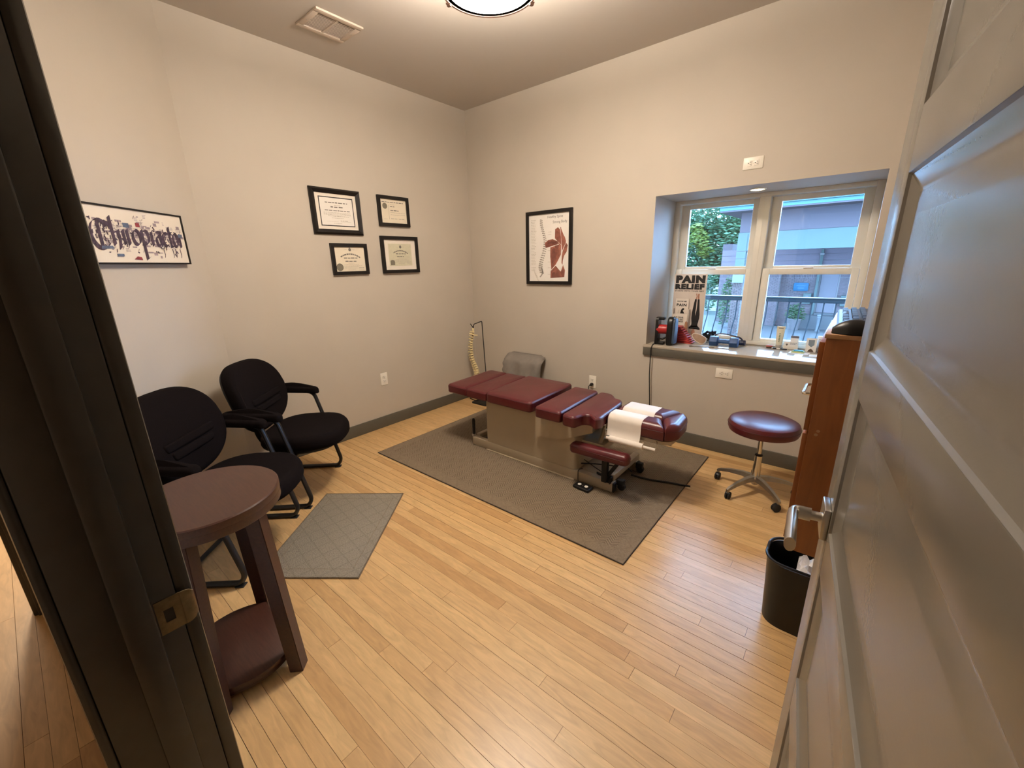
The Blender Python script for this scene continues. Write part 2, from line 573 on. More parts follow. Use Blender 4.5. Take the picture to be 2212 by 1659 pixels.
# ------------------------------------------------------------------ floor: sub-floor and strips
bm = B(); box(bm, -5.7, XR + 0.6, -1.9, YB + 0.6, -0.08, -0.006)
floor = struct('floor', bm, SUBFLOOR, smooth=0)
PW = 0.0563
# butt joints read off the photograph: row -> x of its joints
JO = {}
def row_of(y): return int(math.floor((y - 0.676) / PW))
for x, y in ((-1.565, .88), (-1.242, .99), (-1.226, .65), (-1.03, .704), (-.822, .48), (-.892, 1.045), (-1.013, 1.39), (-.685, 1.443), (-.295, 1.267), (-.256, 1.097), (-.118, 1.49), (-.275, 2.0)):
    JO.setdefault(row_of(y), []).append(x)
unit = B(); box(unit, 0, 1, -0.5, 0.5, -0.006, 0.0)
unit_me = mesh_of('plank', unit, PLANK, 0)
rnd = random.Random(11)
planks = []
k0, k1 = row_of(-1.85), row_of(YB) + 1
for k in range(k0, k1):
    y0 = 0.676 + k * PW
    yc = y0 + PW / 2
    in_room = yc > YD1
    xa = -5.6 if (yc < 0.02) else (XL if yc > 0.9 else XL + (0.90 - yc) * 0.651 / 0.759)
    xb = XR
    js = sorted(JO.get(k, []))
    cuts = list(js)
    x = (js[0] if js else xa + rnd.uniform(0.5, 1.6))
    if not js: cuts.append(x)
    lo = x
    while lo > xa + 0.5:
        lo -= rnd.uniform(0.7, 1.9)
        if lo > xa + 0.25: cuts.append(lo)
    hi = max(cuts)
    while hi < xb - 0.4:
        hi += rnd.uniform(0.8, 1.9)
        if hi < xb - 0.25: cuts.append(hi)
    cuts = sorted(c for c in set(cuts) if xa < c < xb)
    ends = [xa] + cuts + [xb]
    gap = rnd.choice((0.0006, 0.0008, 0.0010, 0.0014, 0.0020))
    for a, b in zip(ends[:-1], ends[1:]):
        planks.append((a, b, yc, gap))
def plank_show(p):
    a, b, yc, g = p
    d2 = ((a + b) / 2) ** 2 + yc ** 2 + H * H
    vis = 1.0
    if yc < 0.1 and b > -1.2: vis = 0.01
    if yc < -0.3: vis = 0.05
    return vis * (b - a) / d2
planks.sort(key=plank_show, reverse=True)
for i, (a, b, yc, g) in enumerate(planks[:298]):
    o = bpy.data.objects.new('plank', unit_me)
    COL.objects.link(o)
    o.parent = floor
    o.location = (a + 0.0004, yc, rnd.uniform(-0.0002, 0.0002))
    o.scale = (b - a - 0.0012, PW - g, 1)
bm = B()
for a, b, yc, g in planks[298:]:
    box(bm, a + 0.0005, b - 0.0005, yc - (PW - g) / 2, yc + (PW - g) / 2, -0.006, 0.0)
o = obj('plank_field', bm, PLANK, floor, 0); o['kind'] = 'stuff'

# ------------------------------------------------------------------ baseboards
BH = 0.105
bm = B(); box(bm, XL, XL + 0.014, 0.91, YB, 0, BH, 0.003); struct('baseboard_left', bm, TRIM)
bm = B(); box(bm, XL, XR, YB - 0.014, YB, 0, BH, 0.003); struct('baseboard_back', bm, TRIM)
bm = B(); box(bm, XR - 0.014, XR, 0.2, YB, 0, BH, 0.003); struct('baseboard_right', bm, TRIM)
bm = B(); box(bm, 0, 1.05, 0, 0.014, 0, BH, 0.003)
o = struct('baseboard_slanted', bm, TRIM); o.location = (XL + 0.007, 0.90, 0); o.rotation_euler = (0, 0, math.atan2(DIR.y, DIR.x))
bm = B(); box(bm, -2.56, XJ - 0.085, YD1, YD1 + 0.014, 0, BH, 0.003); struct('baseboard_front', bm, TRIM)

# ------------------------------------------------------------------ door frame (latch side seen close)
bm = B()
box(bm, XJ - 0.02, XJ, YD0, YD1, 0, 2.06, 0.002)
box(bm, XH, XH + 0.02, YD0, YD1, 0, 2.06, 0.002)
box(bm, XJ - 0.02, XH + 0.02, YD0, YD1, 2.04, 2.06, 0.002)
fr = struct('door_frame', bm, JAMB)
bm = B()
box(bm, XJ, XJ + 0.012, 0.0, 0.037, 0, 2.04, 0.0032)
obj('door_stop', bm, JAMB, fr)
bm = B(); box(bm, XH - 0.012, XH, 0.0, 0.03, 0, 2.04, 0.002); obj('door_stop', bm, JAMB, fr)
for y0, y1 in ((YD1, YD1 + 0.021), (YD0 - 0.013, YD0)):
    bm = B(); box(bm, XJ - 0.075, XJ - 0.005, y0, y1, 0, 2.11, 0.0045); obj('casing', bm, JAMB, fr)
    bm = B(); box(bm, XH + 0.005, XH + 0.075, y0, y1, 0, 2.11, 0.003); obj('casing', bm, JAMB, fr)
    bm = B(); box(bm, XJ - 0.075, XH + 0.075, y0, y1, 2.045, 2.115, 0.003); obj('casing', bm, JAMB, fr)
# strike plate with its lip
BRASS = mat('tarnished_brass', (0.24, 0.185, 0.105), 0.42, metal=0.85, noise=0.25, nscale=60)
sp = None
bm = B()
zs = 0.952
out = rpoly([(0.040, zs - 0.029), (0.072, zs - 0.029), (0.072, zs + 0.029), (0.040, zs + 0.029)], 0.004, 2)
hole = [(0.047, zs - 0.011), (0.059, zs - 0.011), (0.059, zs + 0.011), (0.047, zs + 0.011)]
def yzM(x): return Matrix(((0, 0, 1, x), (1, 0, 0, 0), (0, 1, 0, 0), (0, 0, 0, 1)))
box(bm, XJ, XJ + 0.0016, 0.039, 0.0475, zs - 0.029, zs + 0.029)
box(bm, XJ, XJ + 0.0016, 0.0595, 0.070, zs - 0.029, zs + 0.029)
box(bm, XJ, XJ + 0.0016, 0.0475, 0.0595, zs + 0.011, zs + 0.029)
box(bm, XJ, XJ + 0.0016, 0.0475, 0.0595, zs - 0.029, zs - 0.011)
ring = [(0.0700, XJ + 0.0008), (0.076, XJ + 0.0006), (0.082, XJ - 0.0005), (0.0875, XJ - 0.0040)]
hw = [0.029, 0.0285, 0.026, 0.019]
loft(bm, [[(x + dx, y, zs + s * w) for dx, s in ((0, -1), (0.0016, -1), (0.0016, 1), (0, 1))] for (y, x), w in zip(ring, hw)])
sp = obj('strike_plate', bm, BRASS, fr, label='tarnished brass strike plate with a curved lip')
bm = B(); box(bm, XJ - 0.002, XJ + 0.0006, 0.0475, 0.0595, zs - 0.011, zs + 0.011); obj('latch_hole', bm, DARKSLOT, sp)

# ------------------------------------------------------------------ the open door, five recessed panels
HX, HY = 0.1145, 0.075
dth = math.atan2(0.9945, -0.105)
DW, DT = 0.935, 0.036
door = thing('door_1', 'greige five-panel door standing open on the right of the doorway', 'door', (HX, HY, 0.008), (0, 0, dth))
door['kind'] = 'structure'
del door['category']
# local: x along the door from the hinge, y = -0.5..: the face towards the opening is +y (left of travel)
st = 0.105
zb = [0.217, 0.575, 0.935, 1.289, 1.648]; pz = 0.270
edges_z = [(z, z + pz) for z in zb]
bm = B(); box(bm, 0, st, -DT, 0, 0, 2.03, 0.0015); obj('stile', bm, DOORM, door)
bm = B(); box(bm, DW - st, DW, -DT, 0, 0, 2.03, 0.0015); obj('stile', bm, DOORM, door)
zz = [0] + [v for e in edges_z for v in e] + [2.03]
for i in range(0, len(zz), 2):
    bm = B(); box(bm, st, DW - st, -DT, 0, zz[i], zz[i + 1], 0.0012); obj('rail', bm, DOORM, door)
for z0, z1 in edges_z:
    bm = B()
    g = 0.014
    rings = []
    for d, y in ((0, -0.016), (0.0, -0.0005), (0.003, -0.0045), (0.024, -0.0130), (0.030, -0.0135), (0.060, -0.0105), (0.062, -0.0105)):
        rings.append([(st + d, y, z0 + d), (DW - st - d, y, z0 + d), (DW - st - d, y, z1 - d), (st + d, y, z1 - d)])
    loft(bm, rings, True)
    box(bm, st, DW - st, -0.030, -0.0155, z0, z1)
    obj('panel', bm, DOORM, door, 30)
# lever set on the face
lv = B()
lx, lz = DW - 0.066, 0.944
box(lv, lx - 0.030, lx + 0.030, 0, 0.011, lz - 0.033, lz + 0.033, 0.002)
h = obj('handle', lv, NICKEL, door, label='satin nickel lever handle on a square plate')
lv = B()
cyl(lv, (lx, 0.011, lz), (lx, 0.030, lz), 0.0095, 0.0095, 18)
pth = fillet([(lx, 0.028, lz), (lx, 0.058, lz), (lx - 0.128, 0.062, lz)], 0.022, 6)
tube(lv, pth, 0.01, 12, flat=(0.0145, 0.0095))
obj('lever', lv, NICKEL, h)
lv = B(); box(lv, lx - 0.030, lx + 0.030, -DT - 0.011, -DT, lz - 0.033, lz + 0.033, 0.002)
cyl(lv, (lx, -DT - 0.05, lz), (lx, -DT, lz), 0.0095)
tube(lv, fillet([(lx, -DT - 0.028, lz), (lx, -DT - 0.055, lz), (lx - 0.115, -DT - 0.057, lz)], 0.02, 5), 0.01, 10, flat=(0.012, 0.0075))
obj('handle', lv, NICKEL, door)
for hz in (0.2, 1.0, 1.8):
    lv = B(); cyl(lv, (-0.004, 0.004, hz - 0.045), (-0.004, 0.004, hz + 0.045), 0.006); obj('hinge', lv, NICKEL, door)

# ------------------------------------------------------------------ window
def fs(x, z):   # sizes measured on the plane y = 3.55, carried to the frame's plane
    k = WY / 3.55
    return x * k, H + (z - H) * k
win = thing('window_1', 'white twin double-hung window in a deep opening above the sill', 'window', (0, 0, 0))
win['kind'] = 'structure'; del win['category']
fz0 = 0.79
fx0, fx1, fz1 = RX0, RX1, RZ1
mlx = fs(-0.648, 0)[0]; mrx = fs(-0.577, 0)[0]
mz = fs(0, 1.379)[1]
bm = B()
box(bm, fx0, fx0 + 0.042, WY, WY + 0.10, fz0, fz1, 0.003)
box(bm, fx1 - 0.042, fx1, WY, WY + 0.10, fz0, fz1, 0.003)
box(bm, fx0 + 0.042, fx1 - 0.042, WY, WY + 0.10, fz1 - 0.028, fz1, 0.003)
box(bm, fx0 + 0.042, fx1 - 0.042, WY, WY + 0.10, fz0, fz0 + 0.030, 0.003)
obj('window_frame', bm, WHITE, win)
bm = B(); box(bm, mlx, mrx, WY - 0.004, WY + 0.10, fz0 + 0.03, fz1 - 0.028, 0.003)
box(bm, (mlx + mrx) / 2 - 0.0015, (mlx + mrx) / 2 + 0.0015, WY - 0.006, WY - 0.003, fz0 + 0.03, fz1 - 0.03)
obj('mullion', bm, WHITE, win)
def sash(x0, x1, z0, z1, gx0, gx1, gz0, gz1, y):
    bm = B()
    box(bm, x0, gx0, y, y + 0.034, z0, z1, 0.0035)
    box(bm, gx1, x1, y, y + 0.034, z0, z1, 0.0035)
    box(bm, gx0, gx1, y, y + 0.034, z0, gz0, 0.0035)
    box(bm, gx0, gx1, y, y + 0.034, gz1, z1, 0.0035)
    s = obj('sash', bm, WHITE, win)
    bm = B(); box(bm, gx0 - 0.003, gx1 + 0.003, y + 0.015, y + 0.019, gz0 - 0.003, gz1 + 0.003)
    obj('pane', bm, GLASS, s, 0)
    return s
for (gx0, gx1, x0, x1) in ((fs(-1.132, 0)[0], fs(-0.693, 0)[0], fx0 + 0.042, mlx), (fs(-0.516, 0)[0], fs(-0.076, 0)[0], mrx, fx1 - 0.042)):
    sash(x0 - 0.004, x1 + 0.004, mz - 0.01, fz1 - 0.03, gx0, gx1, fs(0, 1.397)[1], fs(0, 1.829)[1], WY + 0.052)
    s = sash(x0 + 0.0015, x1 - 0.0015, fz0 + 0.03, mz, gx0 - 0.012, gx1 + 0.012, fs(0, 0.872)[1], fs(0, 1.337)[1], WY + 0.014)
    bm = B(); xm = (x0 + x1) / 2
    box(bm, xm - 0.03, xm + 0.03, WY + 0.006, WY + 0.03, mz, mz + 0.008, 0.002)
    obj('sash_lock', bm, WHITE, s)
# stone-topped sill with its painted apron
bm = B(); box(bm, RX0 - 0.018, RX1 + 0.03, YB - 0.022, WY + 0.06, 0.768, 0.790, 0.004)
sill = struct('sill_1', bm, SILLM)
bm = B(); box(bm, RX0 - 0.014, RX1 + 0.03, YB - 0.020, YB + 0.0, 0.706, 0.768, 0.002)
struct('apron', bm, TRIM, sill)
# recessed spot in the head of the opening
spot = thing('recessed_spotlight', 'small round recessed spotlight glowing above the window', 'light', (-0.66, 3.50, RZ1))
bm = B()
lathe(bm, [(0.052, -0.001), (0.052, -0.006), (0.045, -0.009), (0.040, -0.004), (0.040, -0.001)], 28)
obj('trim_ring', bm, WHITEP, spot)
SPOTM = mat('spot_glow', (1, 0.9, 0.7), 0.5, emit=(1.0, 0.78, 0.45), estr=16)
bm = B(); lathe(bm, [(0.040, -0.004), (0.030, -0.010), (0.012, -0.013)], 24); obj('lens', bm, SPOTM, spot)

# ------------------------------------------------------------------ ceiling lamp and vent
lamp = thing('ceiling_lamp', 'round flush ceiling lamp with bronze ring and glowing white dome', 'lamp', (*LAMP_XY, ZC))
GLOW = mat('lamp_glass', (1, 0.95, 0.88), 0.4, emit=(1.0, 0.875, 0.74), estr=LAMP_W)
GLOWT = mat('lamp_top_glow', (1, 0.95, 0.88), 0.4, emit=(1.0, 0.875, 0.74), estr=LAMP_TOP)
BRONZE = mat('bronze_ring', (0.33, 0.21, 0.17), 0.3, metal=0.9, noise=0.06, nscale=20)
LZ = -0.28
bm = B(); lathe(bm, [(0.075, 0.0), (0.075, -0.012), (0.03, -0.03), (0.012, -0.034), (0.012, LZ + .12), (0.04, LZ + .109)], 32); obj('canopy_stem', bm, BRONZE, lamp)
bm = B(); lathe(bm, [(0.206, LZ)] + [(0.206 * math.cos(a), LZ - 0.030 * math.sin(a)) for a in [PI / 2 * k / 10 for k in range(1, 11)]], 48)
obj('dome', bm, GLOW, lamp)
bm = B(); lathe(bm, [(0.203, LZ + .028), (0.203, LZ + .100)], 48); obj('added_side_glow', bm, GLOW, lamp)  # unseen glowing band, added to throw lamp light sideways onto the walls
bm = B(); lathe(bm, [(0.05, LZ + .107), (0.206, LZ + .107), (0.206, LZ + .101), (0.05, LZ + .101)], 48)
obj('added_top_glow', bm, GLOWT, lamp)  # unseen glowing disc, added so the ceiling gets enough light
bm = B(); lathe(bm, [(0.2075, LZ - .012), (0.2125, LZ - .012), (0.2125, LZ + .030), (0.2075, LZ + .030), (0.2075, LZ - .012)], 48)
ring = obj('ring', bm, BRONZE, lamp)
bm = B(); tube(bm, [(0.212 * math.cos(2 * PI * k / 48), 0.212 * math.sin(2 * PI * k / 48), LZ - .010) for k in range(49)], 0.0065, 8)
obj('ring_bead', bm, BRONZE, ring)
for k in range(3):
    a = PI * 1.06 + k * 2 * PI / 3
    bm = B(); box(bm, -0.010, 0.010, -0.007, 0.007, LZ - .020, LZ + .030, 0.002, M=Matrix.Rotation(a, 4, 'Z') @ Matrix.Translation((0.219, 0, 0)))
    lathe(bm, [(0.006, -0.006), (0.009, 0.0), (0.006, 0.008)], 10, Matrix.Rotation(a, 4, 'Z') @ Matrix.Translation((0.228, 0, LZ - .006)))
    obj('clip', bm, BRONZE, ring)

vent = thing('ceiling_vent', 'white rectangular ceiling vent with two rows of fine slats', 'vent', (-2.808, 1.685, ZC), (0, 0, 0.0))
VENTM = mat('vent_enamel', (0.62, 0.52, 0.43), 0.45, noise=0.02, nscale=20)
VENTB = mat('vent_back', (0.52, 0.45, 0.38), 0.8, noise=0.05, nscale=20)
bm = B()
for s in (-1, 1):
    box(bm, min(s * .132, s * .095), max(s * .132, s * .095), -.152, .152, -0.012, 0, 0.003)
    box(bm, -.095, .095, min(s * .152, s * .118), max(s * .152, s * .118), -0.012, 0, 0.003)
box(bm, -.095, .095, -.006, .006, -0.011, 0)
obj('frame', bm, VENTM, vent)
bm = B(); box(bm, -.095, .095, -.118, .118, -0.003, -0.0005); obj('backing', bm, VENTB, vent)
slat = B(); box(slat, -.0035, .0035, -.055, .055, -0.0008, 0.0008)
sme = mesh_of('slat', slat, VENTM, 0)
for i in range(13):
    for s in (-1, 1):
        o = bpy.data.objects.new('slat', sme); COL.objects.link(o); o.parent = vent
        o.location = (-.086 + i * .0143, s * .062, -0.0065); o.rotation_euler = (0, math.radians(22), 0)
for s in (-1, 1):
    bm = B(); lathe(bm, [(0.004, -0.0125), (0.003, -0.0145)], 10, Matrix.Translation((0.02 * s, s * .135, 0))); obj('screw', bm, NICKEL, vent)

# ------------------------------------------------------------------ outlets
def outlet(label, loc, rot, horiz=False, grp='white wall outlets'):
    t = thing('wall_outlet', label, 'outlet', loc, rot, grp)
    R = Matrix.Rotation(PI / 2, 4, 'Y') if horiz else None
    bm = B(); box(bm, -.036, .036, -0.006, 0, -.058, .058, 0.0025, M=R); obj('cover_plate', bm, WHITEP, t)
    for s in (-1, 1):
        bm = B()
        pillow(bm, rpoly([(-.017, -.014), (.017, -.014), (.017, .014), (-.017, .014)], 0.010, 4), 0, 0.003, 0.001, 2,
               M=(R or Matrix()) @ Matrix.Translation((0, -0.0055, s * 0.0195)) @ Matrix.Rotation(PI / 2, 4, 'X'))
        r = obj('receptacle', bm, WHITEP, t)
        bm = B()
        for dx in (-.0065, .0065):
            box(bm, dx - .0012, dx + .0012, -0.0092, -0.0082, s * .0195 + .001, s * .0195 + .009, M=R)
        box(bm, -.0025, .0025, -0.0092, -0.0082, s * .0195 - .009, s * .0195 - .004, M=R)
        obj('slot', bm, DARKSLOT, r)
    bm = B(); lathe(bm, [(0.003, 0.006), (0.002, 0.0075)], 10, Matrix.Rotation(PI / 2, 4, 'X')); obj('screw', bm, NICKEL, t)
    return t
outlet('upright white outlet low on the left wall right of the chairs', (XL, 2.082, 0.457), (0, 0, PI / 2))
outlet('sideways white outlet high on the back wall above the window', (-0.668, YB, 2.045), 0, True)
outlet('sideways white outlet below the window sill', (-0.685, YB, 0.632), 0, True)
po = outlet('upright white outlet behind the treatment table with a plug in it', (-1.775, YB, 0.39), 0)
plug = thing('power_plug', 'black plug pushed into the outlet behind the treatment table', 'plug', (-1.775, YB - 0.0085, 0.369))
bm = B()
lathe(bm, [(0.013, 0), (0.016, 0.008), (0.013, 0.03), (0.006, 0.045)], 14, Matrix.Rotation(PI / 2, 4, 'X'))
obj('plug_body', bm, BLACKP, plug)
bm = B(); tube(bm, fillet([(0, -0.042, 0), (0, -0.07, -0.005), (0.005, -0.075, -0.13), (0.02, -0.05, -0.362)], 0.05, 4), 0.004, 8)
obj('cable', bm, BLACKP, plug)

# ------------------------------------------------------------------ framed things
def XZ(loc=(0, 0, 0)):     # XY print plane -> local XZ facing -Y
    return Matrix.Translation(loc) @ Matrix.Rotation(PI / 2, 4, 'X')
def frame(name, label, cat, w, h, bw, dp, loc, rz, group=None, bevelled=False):
    t = thing(name, label, cat, loc, (0, 0, rz), group)
    bm = B()
    y1 = -0.002
    if bevelled:
        prof = [(0, 0), (0, -dp * .55), (bw * .35, -dp), (bw * .6, -dp * .8), (bw, -dp * .45), (bw, 0)]
    else:
        prof = [(0, 0), (0, -dp), (bw, -dp), (bw, 0)]
    rings = []
    for cx, cz in ((-1, -1), (1, -1), (1, 1), (-1, 1), (-1, -1)):
        rings.append([(cx * (w / 2 - d), y1 + y, cz * (h / 2 - d)) for d, y in prof])
    vr = [[bm.verts.new(p) for p in r] for r in rings[:4]]
    for i in range(4):
        a, b = vr[i], vr[(i + 1) % 4]
        for k in range(len(prof)):
            k2 = (k + 1) % len(prof)
            bm.faces.new((a[k], a[k2], b[k2], b[k]))
    obj('frame', bm, FRAMEM, t, 25)
    return t
def sheet(t, w, h, m, y=-0.006, name='paper', parent=None, cx=0, cz=0):
    bm = B(); box(bm, cx - w / 2, cx + w / 2, y, y + 0.004, cz - h / 2, cz + h / 2)
    return obj(name, bm, m, parent or t, 0)
def prn(t, draw, m, y, name='print', sx=1.0):
    bm = B(); draw(bm)
    if sx != 1.0: bmesh.ops.scale(bm, vec=(sx, 1, 1), verts=bm.verts)
    bmesh.ops.transform(bm, matrix=XZ((0, y, 0)), verts=bm.verts)
    o = obj(name, bm, m, t, 0)
    if name not in ('seal', 'inner_border', 'muscle_drawing', 'title'): o['kind'] = 'stuff'
    return o
LW = PI / 2   # turns a -Y facing local frame to face +X on the left wall
r1 = random.Random(3)

# large certificate, upper left: local x runs along -Y of the room when turned by +90 deg -> left of picture = small y
def on_left(y, z): return (XL, y, z)
t = frame('certificate', 'largest black-framed certificate with black inner border, upper left of the four', 'certificate', 0.412, 0.334, 0.038, 0.026, on_left(1.829, 1.872), LW, 'framed certificates on the left wall', True)
sheet(t, 0.345, 0.268, MATB, -0.010, 'mat_board')
def d(bm):
    for s in (-1, 1):
        rect(bm, min(s * .141, s * .134), max(s * .141, s * .134), -.106, .106)
        rect(bm, -.134, .134, min(s * .106, s * .099), max(s * .106, s * .099))
prn(t, d, BLACKI, -0.0108, 'inner_border')
sheet(t, 0.268, 0.198, PAPERW, -0.0112, 'paper')
def d(bm):
    words_line(bm, -.092, .092, .062, .007, 0, 1, r1)
    words_line(bm, -.05, .06, .030, .009, 0, 1, r1)
    words_line(bm, -.10, .11, .006, .006, 0, 1, r1)
prn(t, d, INK, -0.0116)
def d(bm):
    words_line(bm, -.02, .03, .046, .003, 0, 1, r1)
    for i in range(3): words_line(bm, -.112, .112, -.008 - i * .008, .0032, 0, 1, r1)
    words_line(bm, -.08, .10, -.034, .004, 0, 1, r1)
    words_line(bm, -.05, .05, -.047, .0032, 0, 1, r1)
    words_line(bm, -.09, .0, -.072, .002, 0, 1, r1); words_line(bm, .02, .11, -.072, .002, 0, 1, r1)
    words_line(bm, .02, .09, -.066, .005, 0, 1, r1); words_line(bm, -.04, .03, -.086, .003, 0, 1, r1)
prn(t, d, INKL, -0.0116, 'small_print')

t = frame('certificate', 'small black-framed certificate with vertical rule and left seal, upper right of four', 'certificate', 0.318, 0.246, 0.027, 0.020, on_left(2.358, 1.914), LW, 'framed certificates on the left wall')
sheet(t, 0.268, 0.196, PAPER, -0.010)
def d(bm):
    disc(bm, -.088, .040, .024)
prn(t, d, SEALM, -0.0116, 'seal')
def d(bm):
    words_line(bm, -.115, .115, .070, .006, 0, 1, r1)
    words_line(bm, -.035, .02, .036, .006, 0, 1, r1); words_line(bm, -.035, .05, .004, .007, 0, 1, r1)
    rect(bm, -.052, -.0505, -.066, .052)
prn(t, d, INK, -0.0114)
def d(bm):
    words_line(bm, -.035, .01, .052, .003, 0, 1, r1)
    for i in range(2): words_line(bm, -.035, .115, -.012 - i * .017, .0035, 0, 1, r1)
    words_line(bm, -.035, .03, -.062, .006, 0, 1, r1); words_line(bm, .045, .11, -.062, .006, 0, 1, r1); words_line(bm, -.105, -.07, -.066, .003, 0, 1, r1)
prn(t, d, INKL, -0.0114, 'small_print')

def arc_words(bm, cx, cy, r, a0, a1, h, z=0):
    a = a0
    while a < a1:
        da = r1.uniform(0.05, 0.14)
        b = min(a + da, a1)
        n = 3
        pts = [(cx + r * math.sin(a + (b - a) * k / n), cy + r * math.cos(a + (b - a) * k / n)) for k in range(n + 1)]
        pts2 = [(cx + (r + h) * math.sin(a + (b - a) * k / n), cy + (r + h) * math.cos(a + (b - a) * k / n)) for k in range(n + 1)]
        flat(bm, pts + pts2[::-1], z)
        a = b + 0.022
def diploma(t, y, kx, seal_full):
    def d(bm):
        disc(bm, 0.004, .074 * kx, .012)
        disc(bm, 0.004, .089 * kx, .004)
        arc_words(bm, 0, -.115 * kx, .150 * kx, -0.55, 0.62, .010 * kx)
        words_line(bm, -.055 * kx, .065 * kx, .006 * kx, .007, 0, 1, r1)
        words_line(bm, -.045 * kx, .055 * kx, -.020 * kx, .008 * kx, 0, 1, r1)
    prn(t, d, INK, y)
    def d(bm):
        words_line(bm, -.04, -.018, .072 * kx, .003, 0, 1, r1); words_line(bm, .024, .046, .072 * kx, .003, 0, 1, r1)
        words_line(bm, -.02, .03, -.033 * kx, .003, 0, 1, r1)
        for i in range(4): words_line(bm, -.06 * kx - (i % 2) * .03, .07 * kx + (i % 2) * .03, -.045 * kx - i * .009, .003, 0, 1, r1)
        words_line(bm, .07 * kx, .115 * kx, -.072 * kx, .006, 0, 1, r1); words_line(bm, .07 * kx, .12 * kx, -.086 * kx, .003, 0, 1, r1)
        words_line(bm, -.03, .04, -.086 * kx, .003, 0, 1, r1)
    prn(t, d, INKL, y, 'small_print')
t = frame('certificate', 'small black-framed diploma with big round grey seal, lower left of four', 'certificate', 0.318, 0.244, 0.027, 0.020, on_left(1.890, 1.518), LW, 'framed certificates on the left wall')
sheet(t, 0.268, 0.194, PAPER, -0.010)
diploma(t, -0.0114, 1.0, True)
prn(t, lambda bm: disc(bm, -.098, -.062, .030), SEALM, -0.0117, 'seal')
t = frame('certificate', 'black-framed greenish diploma in a wide cream mat, lower right of four', 'certificate', 0.394, 0.314, 0.029, 0.022, on_left(2.386, 1.553), LW, 'framed certificates on the left wall')
sheet(t, 0.340, 0.260, MATB, -0.010, 'mat_board')
sheet(t, 0.243, 0.188, PAPERG, -0.0115, 'paper')
diploma(t, -0.0120, 0.9, False)
prn(t, lambda bm: flat(bm, [(-.112, -.088), (-.068, -.088), (-.066, -.06), (-.076, -.046), (-.094, -.044), (-.112, -.05)]), SEALM, -0.0124, 'seal')

# anatomy poster on the back wall
t = frame('anatomy_poster', 'black-framed spine and back muscle chart on the wall beside the window', 'poster', 0.500, 0.645, 0.029, 0.022, (-2.265, YB, 1.584), 0)
sheet(t, 0.444, 0.589, PAPERW, -0.010, 'paper')
def PT(x, z): return (x + 2.265, z - 1.584)   # wall coordinates -> print coordinates
def d(bm):
    text(bm, 'Healthy Spine', 0.165, 0.022, PT(-2.278, 1.838))
    text(bm, 'Strong Body', 0.150, 0.022, PT(-2.219, 1.793))
prn(t, d, INK, -0.0115, 'title')
SK = [(-2.352, 1.83), (-2.352, 1.79), (-2.340, 1.75), (-2.322, 1.70), (-2.310, 1.65), (-2.312, 1.60), (-2.325, 1.55), (-2.345, 1.50), (-2.362, 1.45), (-2.368, 1.41), (-2.352, 1.37)]
def curve(P, u):
    n = len(P) - 1
    i = min(int(u * n), n - 1); f = u * n - i
    return tuple(P[i][k] * (1 - f) + P[i + 1][k] * f for k in (0, 1))
MID = mat('chart_grey', (0.33, 0.29, 0.25), 0.7, noise=0.1, nscale=80)
def d(bm):
    for i in range(27):
        x, z = curve(SK, i / 26)
        w = 0.016 + 0.011 * i / 26
        p = PT(x, z)
        flat(bm, [(p[0] - w * .5, p[1] - .004), (p[0] + w * .55, p[1] - .006), (p[0] + w * .45, p[1] + .0035), (p[0] - w * .45, p[1] + .005)])
        flat(bm, [(p[0] + w * .65, p[1] - .009), (p[0] + w * 1.25, p[1] - .011), (p[0] + w * 1.3, p[1] - .005), (p[0] + w * .7, p[1] + .002)])
    p = PT(-2.345, 1.345)
    arc_words(bm, p[0] - .04, p[1] + .03, .045, 0.9, 2.7, .012)
prn(t, d, MID, -0.0115, 'spine_drawing')
def d(bm):
    for i in range(34):
        zq = 1.83 - i * 0.0135
        if r1.random() < .9: words_line(bm, *[PT(xx, 0)[0] for xx in (-2.462, -2.40 - r1.uniform(0, .02))], PT(0, zq)[1], .0035, 0, 1, r1)
    for zq in (1.72, 1.70, 1.56, 1.46, 1.41, 1.35):
        words_line(bm, PT(-2.272, 0)[0], PT(-2.235, 0)[0], PT(0, zq)[1], .003, 0, 1, r1)
    for i in range(6):
        a = PT(-2.44 + .006 * i, 1.39 - .012 * i)
        strokes(bm, [a, (a[0] + .02, a[1] - .012), (a[0] + .018, a[1] - .03), (a[0] + .04, a[1] - .035)], (.0008, .0008))
prn(t, d, INKL, -0.0115, 'small_print')
MUS = mat('muscle_print', (0.27, 0.095, 0.062), 0.7, noise=0.35, nscale=26)
MUSD = mat('muscle_shade_print', (0.165, 0.055, 0.04), 0.7, noise=0.25, nscale=30)
def zpx(x, y):  # read off the zoomed photograph of the chart, unprojected on the wall plane
    return (-2.515 + (x - 215) * (0.5035 / 832), 1.905 - (y - 195) * (0.640 / 1322) + (x - 640) * 0.00004)
_pk = [0]
def polyp(bm, pts):
    _pk[0] += 1
    flat(bm, [PT(*zpx(*p)) for p in pts], _pk[0] * 4e-5)
